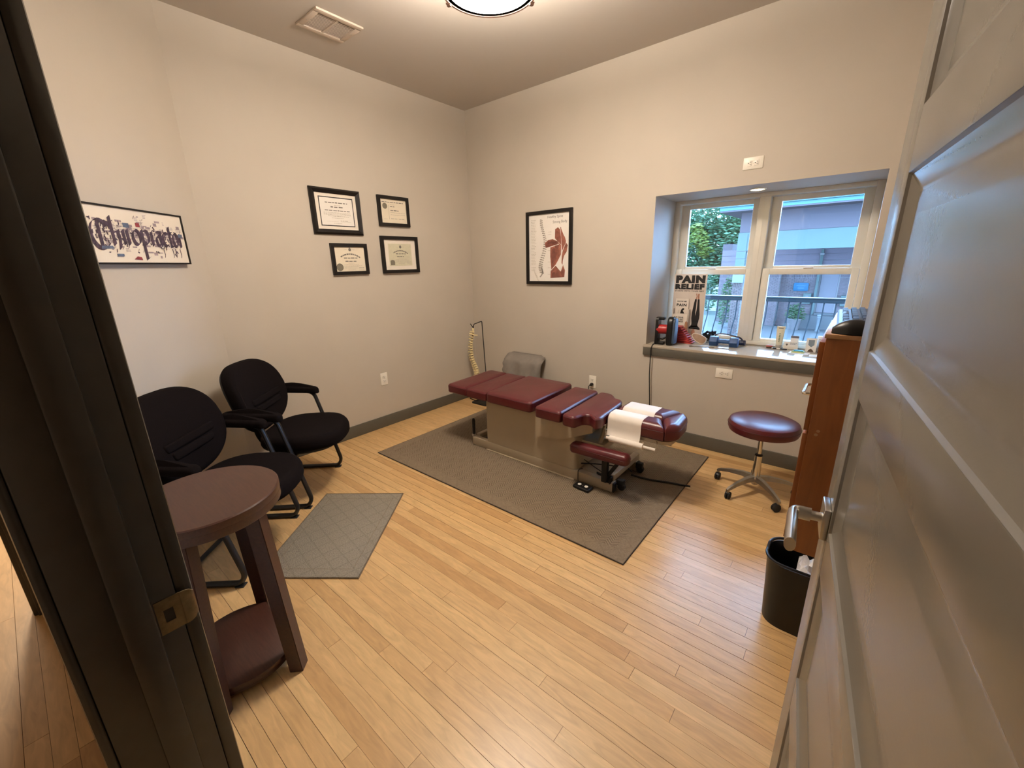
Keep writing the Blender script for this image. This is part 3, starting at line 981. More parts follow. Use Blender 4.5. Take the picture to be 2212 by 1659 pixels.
def d(bm):
    polyp(bm, [(745, 545), (795, 515), (830, 560), (850, 690), (855, 830), (790, 760), (742, 700)])
    polyp(bm, [(835, 515), (850, 530), (850, 600), (915, 700), (935, 770), (905, 860), (868, 930), (858, 760)])
    polyp(bm, [(560, 760), (620, 715), (700, 708), (790, 760), (815, 800), (700, 830), (575, 848)])
    polyp(bm, [(660, 850), (740, 838), (815, 820), (850, 1000), (800, 1100), (760, 1170), (680, 1255), (660, 1010)])
    polyp(bm, [(880, 950), (935, 800), (968, 850), (950, 960), (905, 1030), (885, 1110), (880, 1190), (862, 1150), (868, 1010)])
    polyp(bm, [(790, 765), (852, 835), (852, 1000), (815, 820)])
    polyp(bm, [(840, 520), (905, 690), (935, 790), (868, 945), (858, 760)])
    polyp(bm, [(668, 1280), (760, 1190), (850, 1310), (890, 1190), (925, 1290), (915, 1410), (665, 1408)])
prn(t, d, MUS, -0.0115, 'muscle_drawing')
def d(bm):
    polyp(bm, [(700, 880), (735, 870), (760, 1000), (720, 1110), (690, 1150), (690, 980)])
    polyp(bm, [(600, 770), (690, 740), (770, 780), (680, 790)])
    polyp(bm, [(740, 830), (820, 820), (800, 900), (755, 870)])
    polyp(bm, [(690, 1320), (740, 1300), (750, 1400), (690, 1400)])
    polyp(bm, [(860, 1320), (900, 1260), (910, 1400), (870, 1400)])
    for k in range(26):
        u = k / 25
        a = zpx(668 + 120 * u, 900 + 60 * math.sin(k)); b_ = zpx(690 + 70 * u, 1120 + 40 * math.cos(k * 1.7))
        strokes(bm, [PT(*a), PT(*b_)], (.0011, .0004))
    for k in range(12):
        u = k / 11
        strokes(bm, [PT(*zpx(585 + 10 * u, 770 + 70 * u)), PT(*zpx(700, 725 + 95 * u)), PT(*zpx(790, 770 + 45 * u))], (.0004, .0008))
        strokes(bm, [PT(*zpx(690 + 200 * u, 1400)), PT(*zpx(720 + 140 * u, 1300 + 20 * math.sin(k)))], (.0010, .0003))
        strokes(bm, [PT(*zpx(755 + 80 * u, 560 + 60 * u)), PT(*zpx(760 + 85 * u, 720 + 60 * u))], (.0008, .0003))
prn(t, d, MUSD, -0.0123, 'muscle_shading')

# lettering picture on the slanted wall
wl, hl = 0.62, 0.270
cl = PC + DIR * (0.192 + wl / 2) + NRM * 0.001
rs = math.atan2(NRM.y, NRM.x) + PI / 2
t = frame('word_art_picture', 'long black-framed picture of dark blackletter word on cream', 'picture', wl, hl, 0.008, 0.030, (cl.x, cl.y, 1.627), rs)
sheet(t, wl - 0.014, hl - 0.014, mat('art_paper', (0.78, 0.70, 0.58), 0.7, noise=0.02, nscale=10), -0.026, 'paper')
PURP = mat('purple_black_ink', (0.050, 0.030, 0.050), 0.7, noise=0.45, nscale=60)
WASH = mat('grey_wash', (0.32, 0.255, 0.265), 0.8, noise=0.25, nscale=40)
REDI = mat('red_ink', (0.22, 0.03, 0.04), 0.7, noise=0.2, nscale=40)
BLUI = mat('slate_blue_ink', (0.09, 0.12, 0.19), 0.7, noise=0.3, nscale=40)
r2 = random.Random(5)
def d(bm):
    for i in range(150):
        x = r2.uniform(-.30, .31); y = r2.gauss(0, .044)
        w, hh = r2.uniform(.012, .045), r2.uniform(.006, .03)
        y = max(-.105, min(.095, y))
        if r2.random() < .5: rect(bm, x, x + w, y, y + hh * .55)
        else:
            for k in range(3): rect(bm, x, x + w * r2.uniform(.6, 1), y + k * .007, y + k * .007 + .0022)
prn(t, d, WASH, -0.0268, 'wash_fragments', 0.86)
def d(bm):
    nb = (0.0105, 0.0066)
    def S(pts, n=nb): strokes(bm, pts, n)
    def bowl(cx, cy, rx, ry, a0=0, a1=2 * PI, n=14, nn=nb):
        S([(cx + rx * math.cos(a0 + (a1 - a0) * k / n), cy + ry * math.sin(a0 + (a1 - a0) * k / n)) for k in range(n + 1)], nn)
    bowl(-.265, .0, .055, .066, 0.6, 5.7, 18)                       # C
    S([(-.268, .062), (-.268, -.058)]); S([(-.235, .06), (-.20, .05), (-.195, .03)])
    S([(-.19, .085), (-.188, -.045)]); S([(-.188, .01), (-.155, .022), (-.150, -.02), (-.160, -.062)])   # h
    S([(-.122, .028), (-.120, -.04)]); S([(-.126, .05), (-.116, .056)])   # i
    S([(-.095, .03), (-.093, -.042)]); S([(-.095, .018), (-.068, .036)])   # r
    bowl(-.035, -.004, .026, .036)                                   # o
    S([(.008, .036), (.010, -.110), (.030, -.100)]); bowl(.032, .0, .022, .034, -2.4, 2.4)  # p
    S([(.078, .03), (.080, -.04)]); S([(.078, .018), (.104, .036)])   # r
    bowl(.128, -.014, .017, .026); S([(.118, .032), (.148, .030), (.150, -.04)])   # a
    bowl(.186, -.004, .022, .036, 0.8, 5.5)                           # c
    S([(.224, .062), (.226, -.042), (.246, -.038)]); S([(.208, .03), (.246, .034)])   # t
    bowl(.268, -.004, .020, .036)                                     # o
    S([(.306, .03), (.308, -.042)]); S([(.306, .018), (.33, .034)])   # r
    for i in range(150):
        x = r2.uniform(-.31, .33); y = r2.gauss(0, .034)
        S([(x, y), (x + r2.uniform(-.012, .012), y + r2.uniform(-.02, .02))], (.0034, .0022))
    for x in (.15, .225, .25, .29):
        S([(x, -.05), (x + .004, -.085), (x - .002, -.10)], (.0025, .0012))
prn(t, d, PURP, -0.0272, 'lettering', 0.86)
def d(bm):
    rect(bm, -.022, .006, .048, .068); flat(bm, [(-.09, -.112), (-.03, -.115), (-.034, -.100), (-.062, -.096)]); rect(bm, -.10, -.08, -.03, -.012)
prn(t, d, REDI, -0.0276, 'red_patches', 0.86)
def d(bm):
    rect(bm, -.195, -.15, -.098, -.086); flat(bm, [(-.28, -.066), (-.20, -.062), (-.21, -.05), (-.275, -.052)]); rect(bm, -.11, -.07, .04, .062); rect(bm, .30, .335, .012, .03)
prn(t, d, BLUI, -0.0276, 'blue_patches', 0.86)

# ------------------------------------------------------------------ rugs
rx0, rx1, ry0, ry1 = -2.815, -0.692, 1.662, 3.150
t = thing('area_rug', 'large taupe herringbone rug under the treatment table', 'rug', ((rx0 + rx1) / 2, (ry0 + ry1) / 2, 0))
hw_, hh_ = (rx1 - rx0) / 2, (ry1 - ry0) / 2
bm = B(); box(bm, -hw_ + .085, hw_ - .085, -hh_ + .085, hh_ - .085, 0.0006, 0.0085); obj('field', bm, RUG, t, 0)
bm = B()
o = [(-hw_, -hh_), (hw_, -hh_), (hw_, hh_), (-hw_, hh_)]
rings = []
for dd_, z in ((0.004, 0.0006), (0, 0.004), (0.004, 0.0075), (0.016, 0.0072), (0.020, 0.0090), (0.085, 0.0090), (0.085, 0.0006)):
    rings.append([(x - math.copysign(dd_, x), y - math.copysign(dd_, y), z) for x, y in o])
loft(bm, rings + [rings[0]], False); obj('border', bm, RUGB, t, 30)
SEAMR = mat('rug_binding', (0.045, 0.033, 0.024), 0.95, noise=0.2, nscale=80)
bm = B(); tube(bm, [(-hw_, -hh_, .004), (hw_, -hh_, .004), (hw_, hh_, .004), (-hw_, hh_, .004), (-hw_, -hh_, .004)], 0.0036, 6); obj('binding', bm, SEAMR, t)

m4 = [(-2.555, 1.074), (-2.143, 1.385), (-1.672, 0.776), (-2.084, 0.465)]
cx = sum(p[0] for p in m4) / 4 + .018; cy = sum(p[1] for p in m4) / 4 + .014
t = thing('door_mat', 'small grey speckled mat lying crooked before the chairs', 'mat', (cx, cy, 0), (0, 0, math.atan2(-0.609, 0.471)))
Lm, Wm = 0.770 / 2, 0.515 / 2
bm = B(); pillow(bm, rpoly([(-Lm + .004, -Wm + .004), (Lm - .004, -Wm + .004), (Lm - .004, Wm - .004), (-Lm + .004, Wm - .004)], 0.006, 2), 0.0006, 0.0062, 0.002, 2); obj('pile', bm, MATM, t)
bm = B(); tube(bm, [(-Lm, -Wm, .0038), (Lm, -Wm, .0038), (Lm, Wm, .0038), (-Lm, Wm, .0038), (-Lm, -Wm, .0038)], 0.0032, 6); obj('edge_binding', bm, RUGB, t)
bm = B()
for s in (-1, 1):
    box(bm, -Lm + .06, Lm - .06, s * (Wm - .05) - .0012, s * (Wm - .05) + .0012, 0.004, 0.0066)
    box(bm, s * (Lm - .06) - .0012, s * (Lm - .06) + .0012, -Wm + .05, Wm - .05, 0.004, 0.0066)
obj('stitch_line', bm, RUGB, t)

# ------------------------------------------------------------------ treatment table (world sizes about its centre)
TX, TY = -1.70, 2.44
RZ = 0.0095
tt = thing('treatment_table', 'burgundy chiropractic treatment table on a beige steel base on the rug', 'table', (TX, TY, RZ))
def tw(poly): return [(x - TX, y - TY) for x, y in poly]
def tpart(name, build, m, parent=None, smooth=40, label=None):
    bm = B(); build(bm)
    bmesh.ops.translate(bm, vec=(-TX, -TY, -RZ), verts=bm.verts)
    return obj(name, bm, m, parent or tt, smooth, label)
# base frame
tpart('base_rail', lambda b: box(b, -2.300, -1.033, 2.235, 2.280, RZ, 0.078, 0.004), BEIGE)
tpart('base_rail', lambda b: box(b, -2.300, -1.033, 2.600, 2.645, RZ, 0.078, 0.004), BEIGE)
tpart('cross_rail', lambda b: box(b, -1.083, -1.038, 2.262, 2.665, 0.080, 0.122, 0.004), BEIGE)
tpart('cross_rail', lambda b: box(b, -2.290, -2.250, 2.272, 2.620, 0.060, 0.098, 0.004), BEIGE)
tpart('base_plate', lambda b: box(b, -1.32, -1.06, 2.275, 2.605, 0.062, 0.070, 0.002), BEIGE)
tpart('added_shadow_pan', lambda b: box(b, -2.25, -1.32, 2.275, 2.605, 0.030, 0.045), TUBEM)  # black sheet standing in for the shade under the body
tpart('base_lip', lambda b: box(b, -2.14, -1.32, 2.222, 2.236, RZ, 0.014, 0.001), BEIGE)
for y in (2.25, 2.63):
    tpart('end_cap', lambda b: box(b, -1.036, -1.022, y - .020, y + .020, 0.012, 0.076, 0.004), BLACKP)
# box body with rounded corners
bx = rpoly([(-2.137, 2.238), (-1.306, 2.238), (-1.306, 2.642), (-2.137, 2.642)], [0.012, 0.045, 0.045, 0.012], 5)
tpart('cabinet_body', lambda b: prism(b, bx, 0.081, 0.448), BEIGE)
tpart('foot_bolt', lambda b: lathe(b, [(0.008, 0), (0.008, 0.006), (0.004, 0.009)], 12, Matrix.Translation((-2.12, 2.262, 0.078))), BLACKP)
# tapering skirt below the chest cushions
def skirt(b):
    P = [(-1.632, .266, .448), (-1.41, .292, .448), (-1.195, .384, .466)]
    fr_ = [(-1.632, 2.210), (-1.415, 2.210), (-1.195, 2.238)]
    R = []
    for (x, y), (_, z0, z1) in zip(fr_, P):
        R.append([(x, y, z0), (x, y + .010, z0), (x, y + .010, z1), (x, y, z1)])
    loft(b, R, True)
tpart('skirt_panel', skirt, BEIGE, smooth=12)
def skirt2(b):
    R = [[(x, y, z0), (x, y + .010, z0), (x, y + .010, .455), (x, y, .455)] for x, y, z0 in ((-1.632, 2.65, .27), (-1.415, 2.65, .29), (-1.195, 2.635, .384))]
    loft(b, R, True)
tpart('skirt_panel', skirt2, BEIGE, smooth=12)
tpart('top_frame', lambda b: box(b, -2.10, -1.20, 2.26, 2.62, .446, .458), TUBEM)
tpart('skirt_screw', lambda b: cyl(b, (-1.206, 2.236, .452), (-1.206, 2.229, .452), .0035, .003, 10), NICKEL)
# cushions
CT = 0.530
def cushion(poly, r, z0, z1, er=0.020, dome=0.004):
    tpart('cushion', lambda b: pillow(b, rpoly(poly, r, 5), z0, z1, er, 4, 0.012, dome), BURG)
    o_ = inset(rpoly(poly, r, 5) if area(rpoly(poly, r, 5)) > 0 else list(reversed(rpoly(poly, r, 5))), 0.0015)
    tpart('piping', lambda b: tube(b, [(x, y, z1 - er * .75) for x, y in o_ + o_[:1]], 0.0017, 5), SEAM)
cushion([(-2.490, 2.158), (-2.276, 2.158), (-2.318, 2.722), (-2.520, 2.722)], [.03, .012, .012, .05], .452, .522)
cushion([(-2.270, 2.158), (-2.062, 2.158), (-2.098, 2.722), (-2.312, 2.722)], [.012, .012, .012, .012], .450, .522)
cushion([(-2.055, 2.150), (-1.628, 2.150), (-1.645, 2.735), (-2.088, 2.735)], .035, .452, CT)
cushion([(-1.575, 2.118), (-1.365, 2.118), (-1.392, 2.690), (-1.602, 2.690)], .030, .448, CT - .004)
chest = [(-1.345, 2.100), (-1.248, 2.094), (-1.232, 2.180), (-1.195, 2.200), (-1.135, 2.150), (-1.112, 2.190), (-1.135, 2.540), (-1.165, 2.596), (-1.215, 2.598), (-1.240, 2.640), (-1.285, 2.682), (-1.372, 2.676)]
cushion(chest, .030, .448, CT - .004, 0.018, 0.0)
# headpiece: U of padding
# U of padding in three mitred pieces
HPS = [([(-1.118, 2.268), (-0.747, 2.268), (-0.8125, 2.408), (-1.118, 2.408)], [.03, .008, .010, .02], .040),
       ([(-1.118, 2.424), (-0.8125, 2.424), (-0.752, 2.602), (-1.118, 2.602)], [.02, .010, .008, .03], .042),
       ([(-0.7455, 2.270), (-0.682, 2.330), (-0.694, 2.540), (-0.7505, 2.601), (-0.811, 2.416)], [.010, .045, .045, .010, .008], .038)]
for hps, hrad, hr in HPS:
    tpart('head_cushion', lambda b: pad(b, hps, hrad, .428, CT, hr, 7, .014), BURG)
    oo = rpoly(offset_poly(hps if area(hps) > 0 else hps[::-1], .0004), hrad if area(hps) > 0 else hrad[::-1], 5)
    tpart('head_piping', lambda b: tube(b, [(x, y, .488) for x, y in oo + oo[:1]], .0012, 5), SEAM)
tpart('head_plate', lambda b: prism(b, rpoly([(-1.10, 2.285), (-0.74, 2.285), (-0.71, 2.32), (-0.71, 2.55), (-0.75, 2.585), (-1.10, 2.585)], .03, 4), .404, .424), BEIGE)
tpart('head_slide', lambda b: [tube(b, [(-1.16, y, .392), (-0.72, y, .392)], .007, 8) for y in (2.34, 2.53)], CHROME)
tpart('head_knob', lambda b: lathe(b, [(0.010, 0), (0.012, .01), (0.006, .022)], 12, Matrix.Translation((-0.735, 2.54, .380))), BLACKP)
# paper over both pads, drawn from a roll
def pad_path(ya, yb, zlow_a, zlow_b):
    r = .040; z = CT + .0008
    P = [(ya - .0025, zlow_a), (ya - .0025, z - r)]
    for k in range(1, 7):
        a = PI / 2 * k / 6
        P.append((ya - .0025 + r - r * math.cos(a), z - r + r * math.sin(a)))
    for k in range(0, 7):
        a = PI / 2 * k / 6
        P.append((yb + .0025 - r + r * math.sin(a), z - r + r * math.cos(a)))
    P.append((yb + .0025, zlow_b))
    return P
paper_path = [(2.2475, .396), (2.257, .412), (2.2625, .430)] + pad_path(2.268, 2.4045, .452, .480)
tpart('paper_strip', lambda b: ribbon_x(b, paper_path, -1.102, -0.885, .0012), ROLLP)
tpart('paper_strip', lambda b: ribbon_x(b, pad_path(2.4275, 2.602, .480, .455), -1.082, -0.872, .0012), ROLLP)
tpart('paper_roll', lambda b: cyl(b, (-1.072, 2.240, .381), (-0.855, 2.240, .381), .0195, None, 20), ROLLP)
tpart('roll_core', lambda b: cyl(b, (-1.096, 2.240, .381), (-0.780, 2.240, .381), .0095, None, 14), ROLLP)
tpart('roll_wire', lambda b: tube(b, fillet([(-0.777, 2.240, .379), (-0.774, 2.246, .422), (-0.80, 2.30, .418)], .01, 3), .0025, 6), CHROME)
tpart('roll_wire', lambda b: tube(b, fillet([(-1.099, 2.240, .381), (-1.106, 2.242, .430), (-1.114, 2.252, .462), (-1.135, 2.29, .455)], .012, 4), .0025, 6), CHROME)
# struts carrying the headpiece
tpart('strut', lambda b: tube(b, [(-1.150, 2.36, .452), (-1.185, 2.33, .285)], .011, 4, flat=(.016, .016)), BEIGE)
tpart('strut', lambda b: tube(b, [(-1.128, 2.52, .452), (-1.150, 2.50, .262)], .011, 4, flat=(.018, .018)), BEIGE)
tpart('strut_mount', lambda b: box(b, -1.32, -1.14, 2.30, 2.56, .250, .290, .004), BEIGE)
tpart('head_bracket', lambda b: box(b, -1.185, -1.115, 2.34, 2.38, .405, .452, .003), STEEL)
tpart('head_bracket', lambda b: box(b, -1.175, -1.100, 2.50, 2.54, .400, .452, .003), STEEL)
# arm rest with its black post
AZ = .292
def armrest(b):
    M = Matrix.Translation((-1.113, 2.185, AZ)) @ Matrix.Rotation(math.radians(-1.5), 4, 'Y')
    pillow(b, rpoly([(-.203, -.042), (.203, -.042), (.203, .042), (-.203, .042)], .036, 6), -.036, .034, .030, 5, .018, .003, M)
tpart('arm_rest', armrest, BURG)
tpart('arm_seam', lambda b: tube(b, [(x - 1.113, y + 2.185, AZ + .006) for x, y in rpoly([(-.204, -.043), (.204, -.043), (.204, .043), (-.204, .043)], .036, 6) + [(-.204, 0)]], .001, 4), SEAM)
tpart('arm_post', lambda b: [box(b, -1.100, -1.062, 2.196, 2.232, .085, .260, .004), tube(b, [(-1.07, 2.22, .12), (-.985, 2.215, .258)], .008, 6, flat=(.012, .008))], BLACKP)
tpart('arm_foot', lambda b: [prism(b, [(-1.185, 2.30), (-1.06, 2.24), (-1.05, 2.215), (-1.05, 2.30)], .070, .086), box(b, -1.078, -1.046, 2.228, 2.290, .070, .112, .003)], BLACKP)
tpart('post_bolt', lambda b: cyl(b, (-1.088, 2.236, .086), (-1.088, 2.236, .108), .010, .010, 10), NICKEL)
# release lever at the foot end, wire loop under the foot cushions
lev = tpart('lever', lambda b: lathe(b, [(.006, 0), (.013, .004), (.013, .125), (.009, .138), (.002, .142)], 14, Matrix.Translation((-2.298, 2.252, .096))), BLACKP)
tpart('lever_socket', lambda b: box(b, -2.310, -2.286, 2.238, 2.266, .078, .100, .003), NICKEL)
tpart('wire_loop', lambda b: tube(b, fillet([(-2.28, 2.60, .442), (-2.285, 2.30, .430), (-2.275, 2.20, .428), (-2.19, 2.185, .428), (-2.17, 2.20, .436), (-2.165, 2.5, .445)], .02, 4), .0035, 6), TUBEM)
# rear casters
for y in (2.30, 2.60):
    tpart('caster', lambda b: [cyl(b, (-1.0, y - .012, .036), (-1.0, y + .012, .036), .024, .024, 16), box(b, -1.03, -0.985, y - .018, y + .018, .045, .085, .004)], RUBBER)
# cables lying inside the base
tpart('base_cable', lambda b: tube(b, fillet([(-1.31, 2.30, .11), (-1.24, 2.40, .085), (-1.15, 2.45, .08), (-1.04, 2.49, .075), (-1.02, 2.5, .05)], .05, 5), .0045, 6), BLACKP)
tpart('base_cable', lambda b: tube(b, fillet([(-1.30, 2.33, .13), (-1.2, 2.33, .09), (-1.12, 2.30, .088), (-1.06, 2.36, .075)], .05, 5), .003, 6), BLACKP)

# foot switch on the rug
fp = thing('foot_switch', 'black foot switch with two white buttons on the rug', 'foot switch', (-1.214, 2.170, RZ), (0, 0, math.radians(-4)))
bm = B(); pillow(bm, rpoly([(-.062, -.036), (.062, -.036), (.062, .036), (-.062, .036)], .012, 4), 0, .020, .007, 3); obj('housing', bm, BLACKP, fp)
for s in (-1, 1):
    bm = B(); lathe(bm, [(.0125, 0), (.0125, .003), (.008, .0055), (.001, .006)], 16, Matrix.Translation((s * .026, 0, .0195))); obj('button', bm, WHITEP, fp)
bm = B(); lathe(bm, [(.003, 0), (.002, .002)], 8, Matrix.Translation((0, 0, .0195))); obj('indicator', bm, NICKEL, fp)
bm = B(); tube(bm, fillet([(-.058, .030, .012), (-.075, .050, .02), (-.082, .060, .085), (-.07, .095, .0815)], .02, 4), .0025, 6); obj('cable', bm, BLACKP, fp)

t = thing('extension_cord', 'black power cord crossing the rug to its right edge', 'cord', (-1.0, 2.5, RZ))
bm = B(); tube(bm, fillet([(-.03, .02, .007), (.10, .03, .007), (.21, .072, .007), (.29, .088, .007), (.322, .098, .007)], .06, 5), .0065, 8); obj('cable', bm, BLACKP, t)
bm = B(); cyl(bm, (.318, .097, .007), (.342, .104, .007), .0068, .006, 10); obj('strain_relief', bm, BLACKP, t)

# ------------------------------------------------------------------ waiting chairs
def make_chair():
    c = thing('sled_base_armchair', 'black fabric armchair on a sled base in the corner, farther from the doorway', 'chair')
    # y forward; tubes at x = +-0.28
    def sup(w, dpt, yc, n=40, e=2.7):
        out = []
        for k in range(n):
            a = 2 * PI * k / n
            ca, sa = math.cos(a), math.sin(a)
            out.append((w * math.copysign(abs(ca) ** (2 / e), ca), yc + dpt * math.copysign(abs(sa) ** (2 / e), sa)))
        return out
    bm = B()
    def bseat(p):
        x, y, z = p
        f = max(0, (y - .05) / .17)
        return (x * (1 - .05 * f), y, z - .025 * f * f + .012 * max(0, (-y - .1) / .2) * 0 + .008 * (x / .25) ** 2)
    pillow(bm, sup(.258, .252, -.065), .358, .452, .040, 6, .035, .008, bend=bseat)
    obj('seat', bm, FABRIC, c)
    bm = B(); pillow(bm, sup(.225, .215, -.065), .343, .366, .006, 2); obj('seat_pan', bm, BLACKP, c)
    # backrest: outline in (x, up) then stood up, leaning and curved
    tilt = math.radians(16)
    def bback(p, off=0.0):
        x, u, t = p
        t2 = t + .42 * x * x - .10 * u * u * 0 + .035 * math.cos(u * 5.0) - .035
        y = -.345 - (u) * math.sin(tilt) + t2 * math.cos(tilt)
        z = .680 + u * math.cos(tilt) + t2 * math.sin(tilt)
        return (x, y, z)
    ob = []
    n = 48
    for k in range(n):
        a = 2 * PI * k / n
        ca, sa = math.cos(a), math.sin(a)
        w = .272 - .022 * max(0, sa) - .035 * max(0, -sa)
        ob.append((w * math.copysign(abs(ca) ** (2 / 2.9), ca), .228 * math.copysign(abs(sa) ** (2 / 2.9), sa)))
    bm = B(); pillow(bm, ob, -.030, .042, .036, 6, .012, .008, bend=bback); obj('backrest', bm, FABRIC, c)
    bm = B(); pillow(bm, inset(ob, .012), -.046, -.026, .008, 2, bend=bback); obj('back_shell', bm, BLACKP, c)
    for u0, u1, w in ((-.012, -.056, .165), (-.062, -.104, .140)):
        uu = rpoly([(-w, u1), (w, u1), (w * 1.06, u0), (-w * 1.06, u0)], .018, 4)
        bm = B(); pillow(bm, uu, .030, .0535, .010, 3, .004, 0, bend=bback); obj('lumbar_pad', bm, FABRIC, c)
    # J-shaped back support
    bm = B(); tube(bm, fillet([(0, -.400, .66), (0, -.385, .40), (0, -.345, .325), (0, -.05, .335)], .08, 6), .01, 8, flat=(.012, .034)); obj('back_support', bm, BLACKP, c)
    for s in (-1, 1):
        X = s * .280
        pts = fillet([(X, -.385, .615), (X, -.105, .600), (X, -.066, .44), (X, .022, .060), (X, -.005, .014), (X, -.320, .014)], .045, 6)
        bm = B(); tube(bm, pts, .0125, 10, flat=(.012, .017)); obj('side_frame', bm, TUBEM, c)
        bm = B()
        def barm(p):
            x, y, z = p
            v = (y + .235) / .17
            return (x + X, y, z + .018 * (1 - v * v) - .026 * max(0, v))
        pillow(bm, rpoly([(-.031, -.405), (.031, -.405), (.031, -.068), (-.031, -.068)], .029, 6), .612, .652, .018, 4, .006, .004, bend=barm)
        obj('arm_pad', bm, FABRIC, c)
        bm = B(); box(bm, X - s * .018 - .012, X - s * .018 + .012, -.40, -.33, .590, .615, .004); obj('arm_bracket', bm, BLACKP, c)
        bm = B(); box(bm, X - .018, X + .018, -.03, .012, 0.0, .006, .002); obj('glide', bm, RUBBER, c)
    bm = B(); tube(bm, [(-.28, -.318, .014), (.28, -.318, .014)], .012, 10, flat=(.010, .014)); obj('rear_crossbar', bm, TUBEM, c)
    bm = B(); tube(bm, [(-.28, -.055, .338), (.28, -.055, .338)], .012, 10); obj('seat_crossbar', bm, TUBEM, c)
    return c
M1 = Vector((-2.659, 1.145)); M2 = Vector((-2.245, 0.633))
ch = make_chair()
ch.location = (M1.x, M1.y, 0); ch.rotation_euler = (0, 0, math.atan2(.63, .776) - PI / 2 + math.radians(4))
ch['group'] = 'waiting chairs along the slanted wall'
ch2 = copy_tree(ch)
ch2['label'] = 'black fabric armchair on a sled base right behind the round side table'
ch2.location = (M2.x, M2.y, 0); ch2.rotation_euler = (0, 0, math.atan2(.616, .788) - PI / 2 + math.radians(4))

# ------------------------------------------------------------------ round side table
sx_, sy_ = -1.63, 0.293
t = thing('side_table', 'round reddish-brown wooden side table with four legs beside the doorway', 'table', (sx_, sy_, 0))
RT = .2226
bm = B(); lathe(bm, [(RT - .001, .682), (RT, .684), (RT, .706), (RT - .004, .710)], 72); obj('top', bm, CHERRY, t)
bm = B(); lathe(bm, [(RT - .003, .652), (RT - .0005, .655), (RT - .0005, .6815), (RT - .001, .682)], 72); obj('apron', bm, CHERRY, t)
for a in (27, -36, 142, 207):
    bm = B()
    rings = []
    for z, rr, hw in ((0, .238, .024), (.653, .204, .025)):
        cxl, cyl_ = rr * math.cos(math.radians(a)), rr * math.sin(math.radians(a))
        q = math.radians(44)
        if z > .5 : cxl, cyl_ = .189 * math.cos(math.radians(a)), .189 * math.sin(math.radians(a))
        rings.append([(cxl + hw * (u * math.cos(q) - v * math.sin(q)), cyl_ + hw * (u * math.sin(q) + v * math.cos(q)), z) for u, v in ((-1, -1), (1, -1), (1, 1), (-1, 1))])
    loft(bm, rings, True)
    bmesh.ops.bevel(bm, geom=list(bm.edges), offset=.002, segments=2, affect='EDGES')
    obj('leg', bm, CHERRY, t)
def shelf_out(r, w):
    rot = math.radians(-4)
    a0 = math.asin(w / r)
    P = [(r * math.cos(a0 * (k / 8 - 1)), r * math.sin(a0 * (k / 8 - 1))) for k in range(17)]
    P += [(-x, -y) for x, y in P]
    return [(x * math.cos(rot) - y * math.sin(rot), x * math.sin(rot) + y * math.cos(rot)) for x, y in P]
bm = B(); pillow(bm, shelf_out(.200, .128), .048, .068, .002, 2); obj('shelf', bm, CHERRY, t)
bm = B(); prism(bm, shelf_out(.190, .115), .026, .048); obj('shelf_apron', bm, CHERRY, t)

# ------------------------------------------------------------------ wheeled stool
t = thing('rolling_stool', 'burgundy round stool on a five-armed chrome base with casters', 'stool', (-.328, 2.815, 0))
bm = B()
lathe(bm, [(.06, .418), (.165, .416), (.188, .424), (.1955, .442), (.196, .462)], 48)
obj('seat_side', bm, BURG, t)
bm = B(); lathe(bm, [(.196, .462), (.1955, .470), (.188, .486), (.165, .496), (.09, .500), (.001, .501)], 48); obj('seat_top', bm, BURG, t)
bm = B(); tube(bm, [(.196 * math.cos(2 * PI * k / 48), .196 * math.sin(2 * PI * k / 48), .463) for k in range(49)], .002, 6); obj('piping', bm, SEAM, t)
bm = B(); cyl(bm, (0, 0, .27), (0, 0, .418), .014, None, 18); obj('piston', bm, CHROME, t)
bm = B(); lathe(bm, [(.019, .268), (.0235, .262), (.0235, .256), (.019, .252)], 18); obj('collar', bm, BLACKP, t)
bm = B(); lathe(bm, [(.024, .10), (.024, .18), (.021, .20), (.021, .256)], 20); obj('column', bm, CHROME, t)
bm = B(); lathe(bm, [(.018, .055), (.024, .07), (.030, .085), (.034, .105), (.026, .118)], 20); obj('hub', bm, STEEL, t)
for k in range(5):
    a = math.radians(241 + 72 * k)
    Mx = Matrix.Rotation(a, 4, 'Z')
    rings = []
    for r_, z, w, hh in ((.015, .100, .020, .016), (.08, .102, .017, .014), (.16, .090, .013, .011), (.225, .072, .011, .008), (.238, .064, .009, .006)):
        rings.append([(r_, -w, z - hh), (r_, w, z - hh), (r_, w * .7, z + hh), (r_, -w * .7, z + hh)])
    bm = B(); loft(bm, rings, True, Mx)
    cyl(bm, Mx @ Vector((.228, 0, .050)), Mx @ Vector((.228, 0, .070)), .009, None, 12)
    arm = obj('base_arm', bm, STEEL, t)
    Mc = Mx @ Matrix.Translation((.228, 0, 0)) @ Matrix.Rotation(k * 1.1 + .4, 4, 'Z')
    bm = B()
    for s in (-1, 1):
        lathe(bm, [(.004, 0), (.021, .001), (.024, .004), (.024, .010), (.020, .013)], 18, Mc @ Matrix.Translation((-.010, s * .002, .024)) @ Matrix.Rotation(-s * PI / 2, 4, 'X'))
    obj('caster', bm, RUBBER, arm)
    bm = B(); prism(bm, rpoly([(-.030, .020), (-.026, .040), (-.010, .050), (.008, .046), (.010, .030)], .006, 2), -.014, .014, Mc @ Matrix.Rotation(PI / 2, 4, 'X')); obj('caster_hood', bm, BLACKP, arm)

